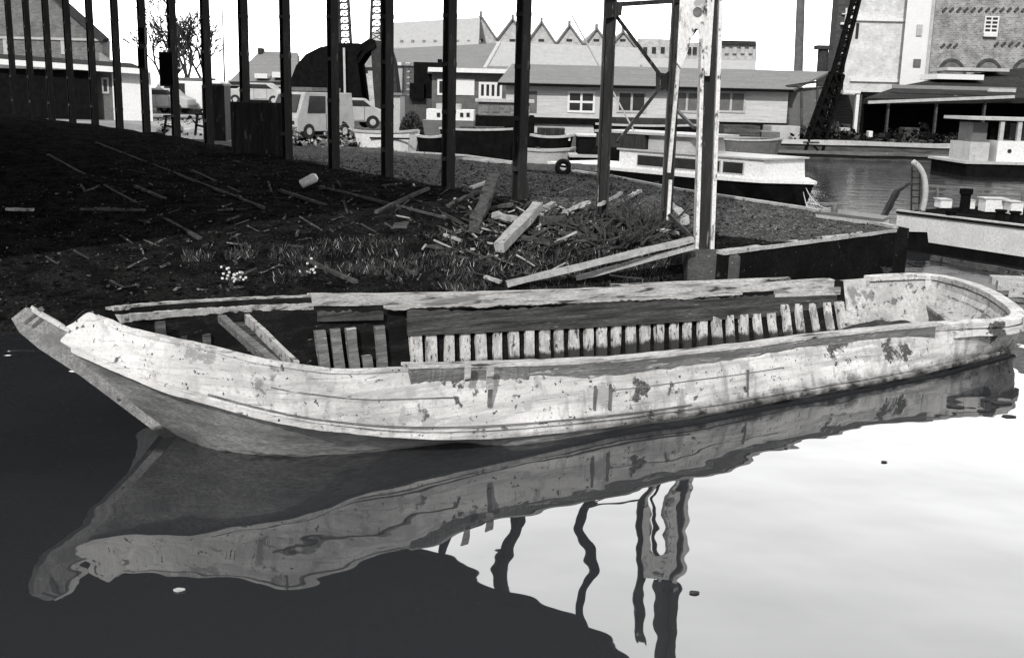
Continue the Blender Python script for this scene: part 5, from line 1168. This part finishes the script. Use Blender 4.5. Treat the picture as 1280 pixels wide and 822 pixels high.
# vehicles in the yard
def car(px, py, Y, L_, label, van=False, rz=0.0, m_=None):
    b_ = aty(px, py, Y); z0 = b_.z; t = thing('parked_van' if van else 'parked_car', label, 'van' if van else 'car', (b_.x, Y, z0), 'vehicles parked in the yard', rz=rz); m_ = m_ or white_paint; H_ = 1.9 if van else 1.4; W_ = 1.7
    h = L_/2
    prof = [(-h, .3), (-h, .85), (-h*.95, 1.0), (-h*.72, H_) if van else (-h*.55, 1.0), (-h*.7, H_) if van else (-h*.32, H_), (h*.9, H_) if van else (h*.45, H_), (h*.97, 1.0) if van else (h*.7, 1.0), (h, .8), (h, .3)]
    q = MB(); q.prism([(x, -W_/2, z) for x, z in prof], (0, W_, 0)); bd = q.build('body', m_, t, origin=(0, 0, 0), bevel=.11); bd.modifiers[0].segments = 3
    for s in (-1, 1): q = MB(); q.box((s*(h+.02), 0, .42), (.12, W_*.96, .14)); q.build('bumper', mid_paint, t, origin=(0, 0, 0))
    if van: q = MB(); q.bb(-h*.4, h*.6, -W_*.4, W_*.4, H_+.04, H_+.2); q.bb(-h*.3, h*.5, -W_*.3, W_*.3, H_-.02, H_+.05); q.build('roof_rack', mid_paint, t, origin=(0, 0, 0))
    for s in (-1, 1):
        q = MB()
        for x in (-h*.02, h*.4): q.bb(x, x+.02, s*(W_/2)-.004, s*(W_/2)+.004, .4, 1.0)
        q.bb(-h*.02, h*.4+.02, s*(W_/2)-.004, s*(W_/2)+.004, .38, .4); q.build('door_seam', roof_dark, t, origin=(0, 0, 0))
    gl = [(-h*.66, 1.05), (-h*.58, H_-.15), (-h*.05, H_-.15), (-h*.05, 1.05)] if van else [(-h*.45, 1.03), (-h*.27, H_-.1), (h*.38, H_-.1), (h*.58, 1.03)]
    for s in (-1, 1): q = MB(); q.prism([(x, s*(W_/2+.005), z) for x, z in gl], (0, s*.012, 0)); q.build('side_window', glass, t, origin=(0, 0, 0))
    q = MB(); q.prism([(-h*.955, -W_*.42, 1.08), (-h*.955, W_*.42, 1.08), (-h*.75, W_*.38, H_-.12), (-h*.75, -W_*.38, H_-.12)] if van else [(-h*.56, -W_*.42, 1.03), (-h*.56, W_*.42, 1.03), (-h*.36, W_*.38, H_-.06), (-h*.36, -W_*.38, H_-.06)], (-.03, 0, .02)); q.build('windscreen', glass, t, origin=(0, 0, 0))
    for x in (-h*.62, h*.62):
        for s in (-1, 1): q = MB(); q.tube([(x, s*(W_/2-.16), .31), (x, s*(W_/2+.03), .31)], .31, 16); w_ = q.build('wheel', rubber, t, origin=(0, 0, 0)); q = MB(); q.tube([(x, s*(W_/2+.035), .31), (x, s*(W_/2+.045), .31)], .15, 12); q.build('hub', dull_white, w_, origin=(0, 0, 0))
    for s in (-1, 1): q = MB(); q.tube([(-h-.02, s*.6, .65), (-h+.03, s*.6, .65)], .09, 10); q.build('headlight', glass, t, origin=(0, 0, 0))
    return t
car(391, 172, 47, 3.4, 'large white van with dark windscreen right of the dark panel', True, R(55), dull_white)
car(240, 142, 66, 4.4, 'white van half hidden by the eighth and seventh posts', True, R(0))
car(202, 141, 64, 3.6, 'pale car right of the white end wall', False, R(0), dull_white)
car(432, 160, 52, 3.6, 'pale car under the crane masts', False, R(20), dull_white); car(322, 131, 72, 4.0, 'pale car seen above the dark panel', False, 0, dull_white)
for (x0, x1, y0, y1, lb) in ((205, 219, 145, 168, 'left one of two small dark trestles below the vehicles'), (244, 257, 143, 169, 'right one of two small dark trestles below the vehicles')):
    Y = 43 if x0 < 230 else 41; t = thing('trestle', lb, 'trestle', aty(x0, y1, Y), 'trestles in the yard')
    for (a, b) in (((x0, y1), (x0+3, y0)), ((x1, y1), (x1-3, y0)), ((x0, y0), (x1, y0)), ((x0, (y0+y1)/2), (x1, (y0+y1)/2+3))): q = MB(); q.beam(aty(*a, Y), aty(*b, Y), .08, .08); q.build('bar', steel_dark, t)

# arched dockside crane with two lattice masts
t = thing('arched_crane', 'big black arched dockside crane with two lattice masts left of the factory roof', 'crane', base(430, 140, 76)); Y = 76
q = MB(); arc = [(363, 132), (364, 98), (370, 82), (382, 68), (400, 59), (425, 54), (448, 54), (452, 62), (446, 70), (450, 100), (455, 140)]; q.prism([aty(x, y, Y) for x, y in arc], (0, 3.5, 0)); q.build('arch_plate', black_paint, t)
q = MB(); q.prism([aty(x, y, Y+.2) for x, y in ((446, 58), (462, 48), (468, 50), (470, 58), (456, 68), (448, 80))], (0, 3, 0)); q.build('jib_knuckle', black_paint, t)
q = MB(); q.prism([aty(x, y, Y+.4) for x, y in ((463, 50), (484, 52), (492, 78), (497, 117), (496, 150), (470, 150), (466, 100))], (0, 2.4, 0)); q.build('machine_house', roof_dark, t)
q = MB(); lattice(q, aty(432, 56, Y+1.5), aty(427, -50, Y+1.5), .75, .6, 12, .10); q.build('lattice_mast', steel_dark, t)
q = MB(); lattice(q, aty(470, 50, Y+1.5), aty(472, -50, Y+1.5), .75, .6, 12, .10); q.build('lattice_mast', steel_dark, t)
q = MB(); q.beam(aty(430, 60, Y-.3), aty(432, 150, Y-.3), .14, .14); q.build('ladder_rail', dull_white, t)
t = thing('black_tank', 'square black tank on a pale base right of the arched crane', 'tank', base(533, 125, 72)); Y = 72
B3(517, 556, 78, 122, Y, 3, 'tank_body', black_paint, t); B3(512, 530, 104, 124, Y-.4, 3.2, 'lower_tank', black_paint, t); B3(514, 556, 122, 140, Y+.1, 2.8, 'base', conc, t, zmin=.9); B3(547, 552, 74, 78, Y+1, .6, 'vent', black_paint, t)
t = thing('pale_workshop', 'pale workshop with posts between the arched crane and the black tank', 'workshop', base(500, 130, 84)); B3(486, 518, 80, 135, 84, 6, 'wall', dull_white, t, zmin=.9); B3(483, 521, 78, 82, 83.7, 6.6, 'roof', white_paint, t)
for x in (492, 503, 512): B3(x, x+1.8, 82, 130, 83.9, .09, 'post', roof_mid, t)
t = thing('pale_cabin', 'pale garden cabin by the water under the arched crane', 'cabin', base(495, 150, 56)); B3(486, 500, 118, 165, 56, 2.4, 'wall', dull_white, t, zmin=.9); B3(484, 502, 116, 119, 55.8, 2.8, 'roof', roof_mid, t)
q = MB()
for k in range(2600):
    x = random.uniform(500, 528); Y = random.uniform(52, 53.5); p = aty(x, 150, Y); z = .5+random.random()*(1.5*math.sin(math.pi*(x-498)/33)**.5); c = Vector((p.x, Y, z)); q.add([c+Vector((random.uniform(-.1, .1), random.uniform(-.1, .1), random.uniform(-.1, .1))) for _ in range(3)], [(0, 1, 2)])
tag(q.build('bush', MATS['leaf_dark']), 'dark bush beside the pale garden cabin', 'bush')
q = MB(); q.tube([aty(715, 20, 30), aty(812, 200, 30)], .025, 6); tag(q.build('stay_wire', dull_white), 'pale stay wire slanting down behind the braced frame', 'wire')

# scrap and rubbish in the yard around the vehicles
q = MB()
for k in range(2200):
    px = random.uniform(196, 520); 
    if 290 < px < 362: continue
    Y = random.uniform(40.5, 49) if px > 362 else random.uniform(46, 60); p = aty(px, 150, Y)
    if not inside(Vector((p.x, p.y)), LAND) or rowd(p.x, p.y) > -1: continue
    h = max(0, noise.noise(Vector((px*.022, Y*.3, 5)))+.12); tet(q, Vector((p.x, Y, gz(p.x, Y, False)+random.random()**1.6*h*1.7)), random.choice((.05, .09, .13, .2)))
struct(tag(q.build('yard_scrap', [black_paint, mid_paint, dull_white], origin=(0, 0, 0)), 'low dark scrap strewn about the yard behind the posts', 'scrap'), 'stuff')
